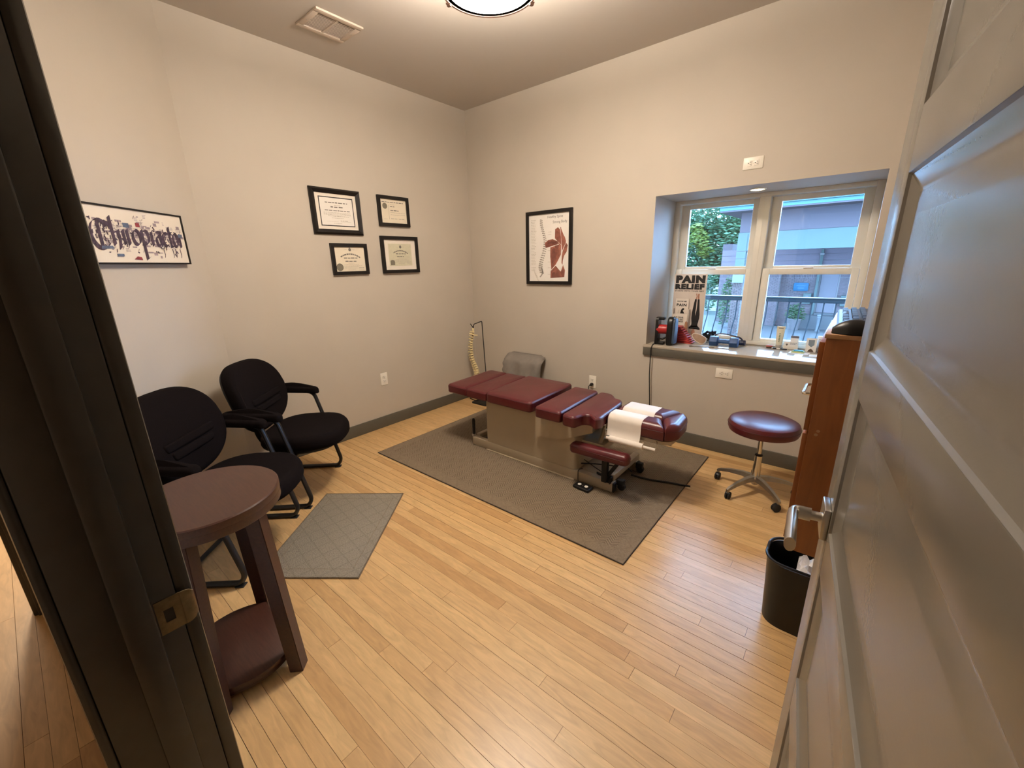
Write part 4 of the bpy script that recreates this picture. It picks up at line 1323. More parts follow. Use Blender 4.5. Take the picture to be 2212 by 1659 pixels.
# ------------------------------------------------------------------ waste bin
t = thing('waste_bin', 'black rounded waste bin with a crumpled clear bag, by the open door', 'bin', (.022, 1.793, 0))
def binring(k, z, ins=0.0):
    return [(x, y, z) for x, y in inset(rpoly([(-.148 * k, -.102 * k), (.148 * k, -.102 * k), (.148 * k, .102 * k), (-.148 * k, .102 * k)], .085, 10), ins)]
bm = B()
loft(bm, [binring(.86, 0.002), binring(.88, .0), binring(.93, .16), binring(.985, .292), binring(.985, .292, .003), binring(.93, .16, .003), binring(.87, .006, .003)], True)
obj('bucket', bm, BLACKP, t)
rim = binring(.995, .300)
def dip(p):
    return (p[0], p[1], p[2] - (.010 if abs(p[1]) < .022 and abs(p[0]) > .12 else 0))
bm = B(); tube(bm, [dip(p) for p in rim + rim[:1]], .0058, 8); obj('rim', bm, BLACKP, t)
BAG = mat('clear_bag', (0.75, 0.72, 0.70), 0.25, noise=0.1, nscale=30)
rb = random.Random(9)
bm = bmesh.new()
bmesh.ops.create_grid(bm, x_segments=14, y_segments=10, size=0.5)
for v in bm.verts:
    x, y = v.co.x * .165 + .042, v.co.y * .155 - .012
    e = max(abs(v.co.x), abs(v.co.y)) * 2
    v.co = (x, y, .262 + rb.uniform(-.022, .030) + .018 * (1 - e) - .05 * max(0, e - .85))
r_ = bmesh.ops.solidify(bm, geom=bm.faces[:], thickness=.002)
obj('bag', bm, BAG, t, 15, label='crumpled clear plastic bag')

# ------------------------------------------------------------------ wall cabinet with keyboard and mouse on top
cb = thing('wall_cabinet', 'orange-brown veneered cabinet fixed to the right wall behind the open door', 'cabinet', (-.050, 1.385, .58))
CWd, CDp, CHt = XR - .002 + .050, .56, .672
bm = B(); box(bm, 0.004, CWd, .018, CDp, 0, CHt - .018, .001); obj('carcass', bm, CABWOOD, cb)
bm = B(); box(bm, 0, CWd, 0, .018, -.004, CHt - .012, .001); obj('side_panel', bm, CABWOOD, cb)
bm = B(); box(bm, -.004, CWd, -.004, CDp + .004, CHt - .012, CHt, .0015); obj('top_board', bm, CABTOP, cb)
bm = B(); box(bm, -.014, .0035, .022, CDp - .004, .02, .375, .001); obj('cabinet_door', bm, CABWOOD, cb)
bm = B(); box(bm, -.014, .0035, .022, CDp - .004, .385, .645, .001); dr = obj('drawer', bm, CABWOOD, cb)
bm = B(); tube(bm, fillet([(-.012, .085, .478), (-.034, .085, .478), (-.034, .20, .478), (-.012, .20, .478)], .020, 6), .0045, 8); obj('pull', bm, CHROME, dr)
for z in (.384, .396):
    bm = B(); lathe(bm, [(.0045, 0), (.0035, .0015)], 12, Matrix.Translation((.020 + (z - .39) * .3, 0.0004, z)) @ Matrix.Rotation(PI / 2, 4, 'X')); obj('screw_cap', bm, CABTOP, cb)
t = thing('power_cable', 'pale cable hanging in a loop behind the cabinet', 'cable', (-.10, 3.27, .55))
PCB = mat('pale_cable', (.55, .47, .38), .5, noise=.03, nscale=30)
bm = B(); tube(bm, fillet([(.05, 0, .15), (-.005, 0, .10), (-.035, 0, .0), (-.015, 0, -.13), (.06, 0, -.20)], .08, 6), .004, 8)
tag(t, t['label'], 'cable'); obj('cord', bm, PCB, t)

kb = thing('keyboard', 'black computer keyboard lying lengthwise on the cabinet top', 'keyboard', (-.034, 1.449, .58 + CHt + .0006), (0, math.radians(0), math.radians(2.0)))
KEYG = mat('glossy_key', (.020, .020, .024), .42, spec=.35, noise=.06, nscale=50)
bm = B()
# low at the typist's edge (the outer side), rising towards the wall
prism(bm, [(0, 0), (.150, 0), (.150, .024), (.145, .026), (.004, .016), (0, .012)], 0, .452, Matrix(((1, 0, 0, 0), (0, 0, 1, 0), (0, 1, 0, 0), (0, 0, 0, 1))))
obj('keyboard_body', bm, BLACKP, kb)
key = B()
loft(key, [[(-.0082, -.0082, 0), (.0082, -.0082, 0), (.0082, .0082, 0), (-.0082, .0082, 0)], [(-.0066, -.0066, .0075), (.0066, -.0066, .0075), (.0066, .0066, .0075), (-.0066, .0066, .0075)]], True)
kme = mesh_of('key', key, KEYG, 0)
n = 0
for i in range(6):
    for j in range(21):
        if i == 0 and 10 <= j <= 14: continue
        o = bpy.data.objects.new('key', kme); COL.objects.link(o); o.parent = kb
        x = .020 + i * .0225
        o.location = (x, .018 + j * .0195 + (.013 if j > 3 else 0) + (.013 if j > 6 else 0), .0150 + x * .068)
        o.rotation_euler = (0, -math.radians(3.9), 0)
bm = B(); box(bm, .0125, .0275, .232, .320, .0150, .0235, .0025); obj('space_bar', bm, KEYG, kb)
ms = thing('computer_mouse', 'black rounded computer mouse at the near end of the cabinet top', 'mouse', (.000, 1.388, .58 + CHt + .0008), (0, 0, 0))
bm = B()
rings = []
for k in range(13):
    u = k / 12
    y = -.012 + .0
    x = -.042 + .100 * u
    hgt = .038 * math.sin(PI * min(1, max(0.02, u * .93 + .05))) ** .55
    w = .030 * math.sin(PI * min(.98, max(.03, u))) ** .45
    rings.append([(x, w * math.cos(PI * q / 8) + .022, .001 + hgt * math.sin(PI * q / 8) ** .8) for q in range(9)] + [(x, -w * .9 + .022, 0.0), (x, w * .9 + .022, 0.0)])
loft(bm, rings, True); obj('shell', bm, BLACKP, ms)
bm = B(); lathe(bm, [(.009, -.0035), (.010, 0), (.009, .0035)], 14, Matrix.Translation((.036, .022, .026)) @ Matrix.Rotation(PI / 2, 4, 'X')); obj('scroll_wheel', bm, RUBBER, ms)

# ------------------------------------------------------------------ spine model on its stand
t = thing('spine_model', 'bone-coloured spine model hanging from a black hooked stand in the corner', 'model', (-2.985, 3.10, 0))
bm = B(); pillow(bm, rpoly([(-.11, -.09), (.11, -.09), (.11, .09), (-.11, .09)], .03, 4), 0, .016, .005, 2); obj('stand_base', bm, BLACKP, t)
bm = B()
tube(bm, fillet([(.064, 0, .01), (.018, 0, .892), (-.098, 0, .852), (-.108, 0, .822), (-.112, 0, .800)], .012, 4), .0048, 8); obj('stand_rod', bm, TUBEM, t)
bm = B(); tube(bm, [(-.150, 0, .852), (-.122, 0, .826), (-.110, 0, .812)], .0046, 8); obj('hook', bm, TUBEM, t)
SP = [(-.114, .790), (-.120, .745), (-.138, .690), (-.150, .640), (-.155, .590), (-.154, .540), (-.145, .490), (-.128, .445), (-.105, .405), (-.085, .365), (-.078, .325), (-.085, .280), (-.105, .235)]
def sp_at(u): return curve(SP, u)
bm = B()
lathe(bm, [(.006, -.012), (.012, 0), (.010, .018), (.013, .026), (.008, .040)], 12, Matrix.Translation((-.114, 0, .772)))
obj('skull_socket', bm, BONE, t)
bm = B(); tube(bm, fillet([(-.165, -.006, .748), (-.135, -.01, .742), (-.114, -.02, .750), (-.085, -.012, .738), (-.050, -.004, .740)], .02, 3), .0055, 6)
obj('atlas_wing', bm, BONE, t)
DISC = mat('disc_plastic', (.22, .14, .06), .5, noise=.08, nscale=50)
nv = 21
for i in range(nv):
    u = (i + .8) / (nv + 1)
    x, z = sp_at(u)
    x2, z2 = sp_at(min(1, u + .02)); x1_, z1_ = sp_at(max(0, u - .02))
    ang = math.atan2(x2 - x1_, z1_ - z2)
    w = .0150 + .0095 * i / nv
    hh = .0072 + .0034 * i / nv
    Mv = Matrix.Translation((x, 0, z)) @ Matrix.Rotation(-ang, 4, 'Y')
    bm = B()
    lathe(bm, [(w * .95, -hh), (w, -hh * .8), (w * .82, 0), (w, hh * .8), (w * .95, hh)], 14, Mv)
    # arch and processes towards the wall side
    q = -(w * 1.1 + .017 + .004 * math.sin(i))
    tube(bm, [Mv @ Vector((-w * .6, 0, 0)), Mv @ Vector((q, 0, -.003)), Mv @ Vector((q - .010, 0, -.008 - .004 * (8 < i < 17)))], [.006, .0055, .0045], 6)
    tube(bm, [Mv @ Vector((-w * 1.0, -.020 - .006 * i / nv, .002)), Mv @ Vector((-w * 1.0, .020 + .006 * i / nv, .002))], .0042, 6)
    obj('vertebra', bm, BONE, t)
for i in range(nv - 1):
    bm = B(); u = (i + 1.3) / (nv + 1)
    x, z = sp_at(u)
    lathe(bm, [(.0075 + .008 * i / nv, -.006), (.0075 + .008 * i / nv, .006)], 12, Matrix.Translation((x, 0, z))); obj('disc', bm, DISC, t)
bm = B(); loft(bm, [[(-.125 + .02 * s, -.045 * s, .215), (-.125 + .02 * s, .045 * s, .215), (-.145, .035 * s, .215), (-.145, -.035 * s, .215)] if False else [(-.135 - .014 * s, -.035 * s, z), (-.105, -.035 * s, z), (-.105, .035 * s, z), (-.135 - .014 * s, .035 * s, z)] for s, z in ((1.0, .225), (.8, .185), (.4, .135), (.15, .10))], True)
obj('sacrum', bm, BONE, t)
bm = B()
for s in (-1, 1):
    pillow(bm, rpoly([(-.05, -.06), (.04, -.075), (.06, .02), (.01, .075), (-.06, .05)], .03, 4), -.006, .006, .004, 2,
           M=Matrix.Translation((-.115, s * .065, .17)) @ Matrix.Rotation(s * .35, 4, 'Z') @ Matrix.Rotation(PI / 2, 4, 'X'))
obj('pelvis', bm, BONE, t)

# ------------------------------------------------------------------ grey wedge pillow leaning on the back wall
t = thing('wedge_pillow', 'grey cloth-covered wedge pillow leaning on the wall behind the table', 'pillow', (-2.50, 3.20, 0), (0, 0, 0))
lean = Matrix.Translation((0, -0.115, 0.011)) @ Matrix.Rotation(math.radians(-12), 4, 'X') @ Matrix.Rotation(PI / 2, 4, 'X')
# outline as seen: x across, y up; the top third is bent over
def bw(p):
    x, y, z = p
    if y > .50:
        z -= (y - .50) * .60; y = .50 + (y - .50) * .80
    wob = .006 * math.sin(x * 31 + y * 17) + .004 * math.sin(x * 57 - y * 23)
    return (x, y, z + wob)
bm = bmesh.new()
N1, N2 = 26, 30
def wpt(i, j, side):
    x = -.268 + .506 * i / N1 ; y = .615 * j / N2
    ex = min(i, N1 - i) / N1; ey = min(j, N2 - j) / N2
    edge = min(1, math.sqrt(max(0, 1 - (1 - min(1, ex * 9)) ** 2)) + 0) * min(1, math.sqrt(max(0, 1 - (1 - min(1, ey * 11)) ** 2)))
    # rounded upper corners
    cxx = abs(x + .015) - .205; cyy = y - .545
    if cxx > 0 and cyy > 0:
        rr = math.hypot(cxx, cyy)
        if rr > .055:
            x = math.copysign(.205 + cxx * .055 / rr, x + .015) - .015; y = .545 + cyy * .055 / rr
    # narrows slightly towards the top
    x *= 1 - .08 * (y / .615)
    thick = .040 * edge
    p = bw((x, y, (thick if side else -thick) + (.012 * math.sin(y * 90 + x * 11) * max(0, (abs(x) - .19) / .06) * (y < .5) if side else 0)))
    return lean @ Vector(p)
V = {}
for sd in (0, 1):
    for i in range(N1 + 1):
        for j in range(N2 + 1):
            b_ = i in (0, N1) or j in (0, N2)
            if b_ and sd: V[(sd, i, j)] = V[(0, i, j)]
            else: V[(sd, i, j)] = bm.verts.new(wpt(i, j, sd))
    for i in range(N1):
        for j in range(N2):
            f = [V[(sd, i, j)], V[(sd, i + 1, j)], V[(sd, i + 1, j + 1)], V[(sd, i, j + 1)]]
            bm.faces.new(f if sd else f[::-1])
obj('cover', bm, GREYC, t, 70)

# ------------------------------------------------------------------ things on the sill
SZ = 0.7903
REDM = mat('red_plastic', (.36, .018, .018), .4, noise=.06, nscale=30)
DRED = mat('red_vinyl_fan', (.40, .035, .030), .45, noise=.12, nscale=20)
BLUEN = mat('blue_neoprene', (.020, .075, .22), .55, noise=.10, nscale=60)
STEELB = mat('blue_grey_pad', (.040, .065, .105), .5, noise=.08, nscale=30)
t = thing('massager', 'black and red two-ended hand massager standing at the left of the sill', 'massager', (-1.19, 3.372, SZ), (0, 0, math.radians(3)))
bm = B()   # left bracket: upright black C
Mz = Matrix(((0, 0, 1, 0), (1, 0, 0, 0), (0, 1, 0, 0), (0, 0, 0, 1)))   # polygon in (y,z), extruded along x
prism(bm, rpoly([(-.040, .0), (.030, .0), (.034, .03), (.034, .215), (.022, .222), (-.030, .222), (-.040, .20)], .014, 4), -.052, -.030, Mz)
box(bm, -.036, .012, -.030, .022, .200, .222, .006)
box(bm, -.036, .018, -.034, .026, .0, .022, .006)
obj('handle_bracket', bm, BLACKP, t)
bm = B(); lathe(bm, [(.036, -.012), (.038, 0), (.038, .066), (.034, .078)], 24, Matrix.Translation((-.034, -.004, .125)) @ Matrix.Rotation(PI / 2, 4, 'Y')); obj('motor_housing', bm, REDM, t)
bm = B(); pillow(bm, rpoly([(-.050, .0), (.050, .0), (.056, .06), (.052, .19), (.030, .228), (-.030, .228), (-.052, .19), (-.056, .06)], .022, 4), .040, .088, .014, 4, .012, 0, Mz); obj('pad_backing', bm, BLACKP, t)
bm = B(); pillow(bm, rpoly([(-.046, .012), (.046, .012), (.050, .06), (.046, .185), (.026, .218), (-.026, .218), (-.046, .185), (-.050, .06)], .02, 4), .086, .104, .008, 3, .002, 0, Mz); obj('massage_pad', bm, STEELB, t)
bm = B(); tube(bm, [(-.040, -.030, .062), (.01, -.034, .045), (.06, -.030, .078)], .005, 6); obj('support_rod', bm, BLACKP, t)
bm = B(); tube(bm, fillet([(-.050, -.026, .010), (-.050, -.090, .006), (-.055, -.106, -.03), (-.052, -.104, -.25), (-.035, -.100, -.48), (-.02, -.104, -.72), (0, -.112, -.786)], .03, 5), .0042, 8); obj('power_cord', bm, BLACKP, t)

t = thing('insole_fan', 'fan of stacked red insole samples leaning on the sill', 'samples', (-1.055, 3.545, SZ))
for i in range(9):
    z0 = .003 + .0148 * i
    xr = .056 - .0118 * i
    dx = .010 * (1 - i / 9)
    pts = [(-.105, 0), (xr - .010, 0), (xr - .002, .0025), (xr, .0055), (xr - .003, .0095), (xr - .012, .0108), (-.105, .0108)]
    bm = B(); loft(bm, [[(x, -.045, z0 + y - .10 * max(0, x + .05) * .3) for x, y in pts], [(x + dx, .035, z0 + y - .10 * max(0, x + .05) * .3 + .003) for x, y in pts]], True)
    obj('sample', bm, DRED, t, 50)
TAN = mat('tan_foam', (.30, .19, .12), .7, noise=.10, nscale=30)
t = thing('wooden_stick', 'short tan stick standing upright behind the red fan', 'stick', (-1.085, 3.610, SZ))
bm = B(); lathe(bm, [(.013, 0), (.013, .135), (.010, .160), (.004, .165)], 12); obj('shaft', bm, mat('tan_wood', (.36, .18, .09), .6, noise=.1, nscale=20), t)
t = thing('foot_insole', 'brown foot insole with a pale rim leaning against the red fan', 'insole', (-.958, 3.565, SZ))
Mi = Matrix.Translation((0, 0, .040)) @ Matrix.Rotation(math.radians(28), 4, 'Y') @ Matrix.Rotation(math.radians(62), 4, 'X')
oi_ = rpoly([(-.065, -.012), (-.02, -.036), (.045, -.034), (.064, 0), (.045, .036), (-.02, .034), (-.065, .014)], .022, 5)
bm = B(); pillow(bm, oi_, -.008, .004, .004, 3, .004, 0, Mi); obj('pale_rim', bm, mat('pale_foam', (.62, .53, .42), .7, noise=.05, nscale=30), t)
bm = B(); pillow(bm, inset(oi_ if area(oi_) > 0 else oi_[::-1], .006), .0035, .007, .002, 2, .001, 0, Mi); obj('insole_top', bm, TAN, t)
t = thing('metal_pen', 'silver pen lying on the sill in front of the blue dumbbell', 'pen', (-.887, 3.410, SZ), (0, 0, math.radians(22)))
bm = B(); tube(bm, [(-.075, 0, .006), (.055, 0, .006)], .0045, 10); obj('barrel', bm, NICKEL, t)
bm = B(); lathe(bm, [(.003, 0), (.0075, .003), (.0075, .016), (.004, .020)], 12, Matrix.Translation((-.075, 0, .0075)) @ Matrix.Rotation(-PI / 2, 4, 'Y')); obj('cap', bm, STEEL, t)
bm = B(); tube(bm, [(.055, 0, .006), (.085, 0, .006)], .0058, 10); obj('grip', bm, STEEL, t)

t = thing('dumbbell', 'small blue hexagonal dumbbell on the sill', 'dumbbell', (-.765, 3.540, SZ), (0, 0, math.radians(1)))
for s in (-1, 1):
    bm = B()
    R6 = [(.042 * math.cos(PI / 3 * k + PI / 6), .042 * math.sin(PI / 3 * k + PI / 6)) for k in range(6)]
    pillow(bm, R6, -.030, .030, .007, 3, .007, 0, Matrix.Translation((s * .072, 0, .0365)) @ Matrix.Rotation(PI / 2, 4, 'Y'))
    obj('weight_head', bm, BLUEN, t)
bm = B(); lathe(bm, [(.017, -.046), (.015, -.02), (.0165, 0), (.015, .02), (.017, .046)], 18, Matrix.Translation((0, 0, .0365)) @ Matrix.Rotation(PI / 2, 4, 'Y')); obj('grip', bm, BLUEN, t)
NAVY = mat('navy_plastic', (.012, .018, .055), .35, noise=.1, nscale=30)
t = thing('flashlight', 'dark navy cylinder torch lying behind the dumbbell', 'flashlight', (-.735, 3.648, SZ), (0, 0, math.radians(-2)))
bm = B(); lathe(bm, [(.014, -.105), (.016, -.10), (.016, .05), (.020, .062), (.021, .098), (.019, .102)], 20, Matrix.Translation((0, 0, .0215)) @ Matrix.Rotation(PI / 2, 4, 'Y')); obj('body', bm, NAVY, t)
bm = B(); lathe(bm, [(.0215, .070), (.0215, .074)], 20, Matrix.Translation((0, 0, .0215)) @ Matrix.Rotation(PI / 2, 4, 'Y')); obj('band', bm, STEELB, t)
t = thing('cable_bundle', 'tangled black cable bundle lying behind the dumbbell by the poster', 'cable', (-.915, 3.685, SZ))
bm = B(); rc = random.Random(4)
P = []
for k in range(60):
    a = k * .82
    P.append((.052 * math.cos(a) * (0.7 + .3 * math.sin(k * .37)), .032 * math.sin(a), .012 + .085 * (0.5 + .5 * math.sin(k * .55)) * (.6 + .4 * rc.random())))
tube(bm, P, .0065, 6); obj('cord', bm, BLACKP, t)
bm = B(); tube(bm, fillet([(.04, 0, .060), (.09, .01, .075), (.17, .012, .066), (.24, .012, .050), (.262, .012, .008)], .05, 5), .006, 8); obj('loose_end', bm, NAVY, t)

# PAIN RELIEF stand-up board
t = thing('foot_pain_poster', 'tall pale PAIN RELIEF board standing in the window, man drawn upside down', 'poster', (-1.108, 3.690, SZ), (0, 0, 0))
BW_, BHt = .262, .548
BOARD = mat('board_print', (.66, .57, .49), .55, noise=.02, nscale=20)
bm = B(); box(bm, -BW_ / 2, BW_ / 2, 0, .006, 0, BHt, .001); obj('board', bm, BOARD, t)
def on_board(name, draw, m, y=-.0006):
    bm = B(); draw(bm); bmesh.ops.transform(bm, matrix=XZ((0, y, 0)), verts=bm.verts); return obj(name, bm, m, t, 0)
def d(bm):
    text(bm, 'PAIN', .236, .064, (-.118, .474), bold=.085)
    text(bm, 'RELIEF', .236, .046, (-.120, .422), bold=.085)
    text(bm, 'STARTS WITH YOUR FEET', .236, .0105, (-.119, .4045), bold=.03)
on_board('headline', d, BLACKI)
SKINP = mat('skin_print', (.42, .20, .13), .7, noise=.2, nscale=40)
def bz(x, y):   # from the zoomed photograph to board coordinates
    u = (x - (215 - (y - 145) * .048)) / (815 - 0 * y) - .5
    return (u * .262, .548 - (y - 145) / (1655 - 145) * .548 * .92)
def d(bm):
    for pts in ([(755, 755), (800, 755), (795, 850), (790, 960), (775, 1090), (775, 1165), (770, 1300), (690, 1330), (682, 1230), (690, 1100), (712, 980), (735, 850)],
                [(820, 755), (868, 755), (872, 850), (878, 1000), (888, 1130), (880, 1240), (850, 1330), (768, 1300), (776, 1165), (800, 1060), (815, 930)],
                [(690, 1300), (868, 1290), (845, 1380), (850, 1440), (700, 1455), (660, 1440), (690, 1390)],
                [(545, 1462), (640, 1450), (690, 1420), (850, 1420), (905, 1475), (903, 1515), (780, 1505), (545, 1500)]):
        flat(bm, [bz(*p) for p in pts])
on_board('figure_clothes', d, BLACKI)
def d(bm):
    for pts in ([(775, 620), (805, 618), (808, 690), (800, 752), (768, 752), (790, 690)], [(825, 620), (868, 620), (860, 680), (862, 752), (825, 752), (815, 690)],
                [(690, 1600), (700, 1560), (725, 1520), (735, 1480), (765, 1480), (770, 1520), (785, 1560), (788, 1600), (770, 1655), (705, 1655)],
                [(545, 1468), (530, 1480), (545, 1498)], [(905, 1478), (918, 1494), (904, 1512)]):
        flat(bm, [bz(*p) for p in pts])
on_board('figure_skin', d, SKINP)
# leaflet holder with two leaflets
LEAF = mat('leaflet_paper', (.74, .66, .57), .55, noise=.02, nscale=20)
bm = B(); box(bm, -.100, .008, -.014, -.010, .16, .345, .0008); lf = obj('leaflet', bm, LEAF, t)
bm = B(); box(bm, -.108, .010, -.030, -.026, .02, .218, .0008); lf2 = obj('leaflet', bm, LEAF, t)
bm = B(); box(bm, -.114, .020, -.038, -.034, .02, .150, .001); box(bm, -.114, -.110, -.038, -.002, .02, .262, .001); box(bm, .016, .022, -.038, -.002, .02, .262, .001)
obj('leaflet_pocket', bm, LEAF, t)
def d(bm):
    text(bm, 'SHOW ME', .078, .011, (-.087, .318), bold=.03)
    text(bm, 'PAIN', .082, .024, (-.090, .282), bold=.04)
    flat(bm, [(-.048, .236), (-.030, .250), (-.022, .262), (-.034, .268), (-.048, .258)]); flat(bm, [(-.056, .222), (-.02, .222), (-.034, .244), (-.050, .250)])
    strokes(bm, [(-.075, .224), (-.066, .252), (-.052, .266)], (.001, .001))
bm = B(); d(bm); bmesh.ops.transform(bm, matrix=XZ((0, -.0146, 0)), verts=bm.verts); obj('print', bm, BLACKI, lf, 0)
def d(bm):
    text(bm, 'PUT YOUR', .080, .012, (-.098, .186), bold=.03)
    text(bm, 'FEET IN', .068, .012, (-.094, .168), bold=.03)
    text(bm, 'BALANCE', .080, .013, (-.100, .150), bold=.03)
bm = B(); d(bm); bmesh.ops.transform(bm, matrix=XZ((0, -.0386, 0)), verts=bm.verts); obj('print', bm, BLACKI, lf2, 0)

# right half of the sill
t = thing('cream_tube', 'white cream tube standing upside down on its cap on the sill', 'tube', (-.413, 3.675, SZ))
TUBEW = mat('tube_plastic', (.72, .67, .50), .35, noise=.02, nscale=20)
bm = B(); lathe(bm, [(.019, 0), (.0205, .002), (.0205, .026), (.019, .028)], 24); obj('cap', bm, mat('tube_cap', (.45, .40, .34), .4, noise=.03, nscale=20), t)
bm = B()
rings = []
for z, a, b_ in ((.028, .020, .019), (.045, .0225, .0195), (.10, .025, .014), (.150, .027, .005), (.168, .0275, .002)):
    rings.append([(a * math.cos(2 * PI * k / 24), b_ * math.sin(2 * PI * k / 24), z) for k in range(24)])
loft(bm, rings, True); obj('tube_body', bm, TUBEW, t)
GREENI = mat('sage_print', (.16, .22, .13), .6, noise=.1, nscale=40)
bm = B(); rb2 = random.Random(8)
for i in range(6): rect(bm, -.0045, .0045, .050 + i * .012, .050 + i * .012 + rb2.uniform(.005, .009))
bmesh.ops.transform(bm, matrix=XZ((0, -.0195, 0)), verts=bm.verts); obj('label_print', bm, GREENI, t, 0)
bm = B(); words_line(bm, -.014, .016, .151, .007, 0, 1, rb2); bmesh.ops.transform(bm, matrix=XZ((0, -.0062, 0)), verts=bm.verts); obj('crimp_print', bm, INK, t, 0)

t = thing('eraser', 'small pinkish-red rounded eraser on the sill left of the tube', 'eraser', (-.470, 3.655, SZ))
bm = B(); pillow(bm, rpoly([(-.022, -.012), (.022, -.012), (.022, .012), (-.022, .012)], .009, 4), .006, .022, .006, 3, .005, 0); obj('eraser_body', bm, mat('pink_rubber', (.40, .12, .09), .6, noise=.1, nscale=30), t)
bm = B(); box(bm, -.018, .018, -.010, .010, 0, .0065, .001); obj('foot', bm, BLACKP, t)
t = thing('ballpoint_pen', 'white and black pen lying in front of the tube', 'pen', (-.400, 3.628, SZ), (0, 0, math.radians(-3)))
bm = B(); tube(bm, [(-.050, 0, .005), (.030, 0, .005)], .0046, 10); obj('barrel', bm, WHITEP, t)
bm = B(); tube(bm, [(-.042, 0, .0052), (-.018, 0, .0052)], .0051, 10); tube(bm, [(.006, 0, .0052), (.050, 0, .0052)], .005, 10); obj('grip', bm, BLACKP, t)
t = thing('card_holder', 'white business cards in a holder right of the cream tube', 'cards', (-.338, 3.690, SZ), (0, 0, math.radians(2)))
bm = B(); box(bm, -.047, .047, -.012, .012, 0, .004, .001); box(bm, -.047, .047, -.012, -.009, .004, .030, .001); box(bm, -.006, .047, .006, .010, .004, .060, .001); obj('holder', bm, WHITEP, t)
bm = B(); box(bm, -.044, .044, -.008, .001, .0045, .056, .0008); ca = obj('card_stack', bm, PAPERW, t)
bm = B(); box(bm, -.006, .045, .0012, .0055, .0045, .100, .0008); ca2 = obj('tall_card', bm, PAPERW, t)
bm = B(); box(bm, -.006, .045, .0005, .0012, .083, .100); obj('grey_band', bm, mat('slate_print', (.14, .13, .15), .6, noise=.05, nscale=30), ca2, 0)
bm = B(); flat(bm, [(-.030, .040), (-.018, .040), (-.018, .030), (-.024, .024), (-.030, .030)]); words_line(bm, -.004, .036, .046, .003, 0, 1, rb2); words_line(bm, -.004, .032, .038, .003, 0, 1, rb2)
bmesh.ops.transform(bm, matrix=XZ((0, -.0126, 0)), verts=bm.verts); obj('card_print', bm, INK, t, 0)
t = thing('bookmark_card', 'white folded card with a grey pennant mark standing on the sill', 'card', (-.211, 3.650, SZ), (0, 0, math.radians(8)))
bm = B(); loft(bm, [[(-.031, -.020, 0), (.031, -.020, 0), (.031, -.018, 0), (-.031, -.018, 0)], [(-.031, .000, .098), (.031, .000, .098), (.031, .002, .098), (-.031, .002, .098)], [(-.031, .022, 0), (.031, .022, 0), (.031, .020, 0), (-.031, .020, 0)]], True); obj('card', bm, PAPERW, t, 0)
sl = Matrix.Translation((0, -.0208, 0)) @ Matrix.Rotation(PI / 2 - math.atan2(.020, .098), 4, 'X')
bm = B(); flat(bm, [(-.018, .052), (0, .036), (.018, .052), (.018, .088), (-.018, .088)]); xf(bm, bm.verts, sl); obj('pennant_print', bm, mat('pennant_grey', (.20, .24, .28), .6, noise=.05, nscale=30), t, 0)
bm = B(); flat(bm, [(-.019, .002), (.019, .002), (.012, .016), (0, .026), (-.012, .016)]); xf(bm, bm.verts, sl); obj('mark_print', bm, mat('brown_print', (.10, .06, .04), .6, noise=.1, nscale=30), t, 0)
t = thing('paper_box', 'white printed box at the back of the sill beside the cabinet', 'box', (-.135, 3.690, SZ))
bm = B(); box(bm, -.046, .046, -.016, .016, 0, .112, .001); obj('carton', bm, PAPERW, t)
bm = B(); words_line(bm, -.038, .03, .090, .004, 0, 1, rb2); words_line(bm, -.038, .02, .078, .003, 0, 1, rb2); bmesh.ops.transform(bm, matrix=XZ((0, -.0164, 0)), verts=bm.verts); obj('carton_print', bm, INKL, t, 0)
t = thing('trinket', 'small white trinket with dark blue feet beside the cabinet', 'trinket', (-.128, 3.615, SZ))
bm = B(); pillow(bm, rpoly([(-.034, -.016), (.034, -.016), (.034, .016), (-.034, .016)], .015, 5), .012, .048, .016, 5, .012, .004); obj('body', bm, WHITEP, t)
bm = B()
for x in (-.03, -.014, .016):
    lathe(bm, [(.001, 0), (.009, .004), (.010, .010), (.004, .016)], 10, Matrix.Translation((x, -.014, 0)))
obj('feet', bm, NAVY, t)
bm = B(); tube(bm, [(.026 * math.cos(a) - .01, -.004, .034 + .018 * math.sin(a)) for a in [PI * k / 8 for k in range(9)]], .004, 6); obj('blue_band', bm, STEELB, t)

YEL = mat('yellow_note', (.62, .60, .22), .7, noise=.04, nscale=20)
TEAL = mat('teal_note', (.05, .30, .42), .7, noise=.04, nscale=20)
GRNN = mat('green_note', (.38, .52, .30), .7, noise=.04, nscale=20)
t = thing('paper_slip', 'blank white slip lying under the sticky notes', 'paper', (-.268, 3.560, SZ), (0, 0, math.radians(-4)))
bm = B(); box(bm, -.060, .060, -.042, .042, 0, .0008); obj('sheet', bm, PAPERW, t, 0)
t = thing('sticky_note_pad', 'small stack of yellow green and teal sticky notes on the sill', 'notes', (-.275, 3.567, SZ + .0010), (0, 0, math.radians(-2)))
bm = B(); box(bm, -.042, .036, -.026, .028, 0, .004, .0005); obj('yellow_pad', bm, YEL, t)
bm = B(); box(bm, -.036, .038, -.016, .030, .0042, .009, .0005); obj('green_pad', bm, GRNN, t)
bm = B(); box(bm, -.028, .028, -.006, .026, .0092, .015, .0005); obj('teal_pad', bm, TEAL, t)
t = thing('note_sheet', 'pale cream paper lying on the sill beside the cabinet', 'paper', (-.150, 3.520, SZ), (0, 0, math.radians(3)))
bm = B(); box(bm, -.055, .055, -.05, .05, 0, .001); obj('sheet', bm, PAPER, t, 0)

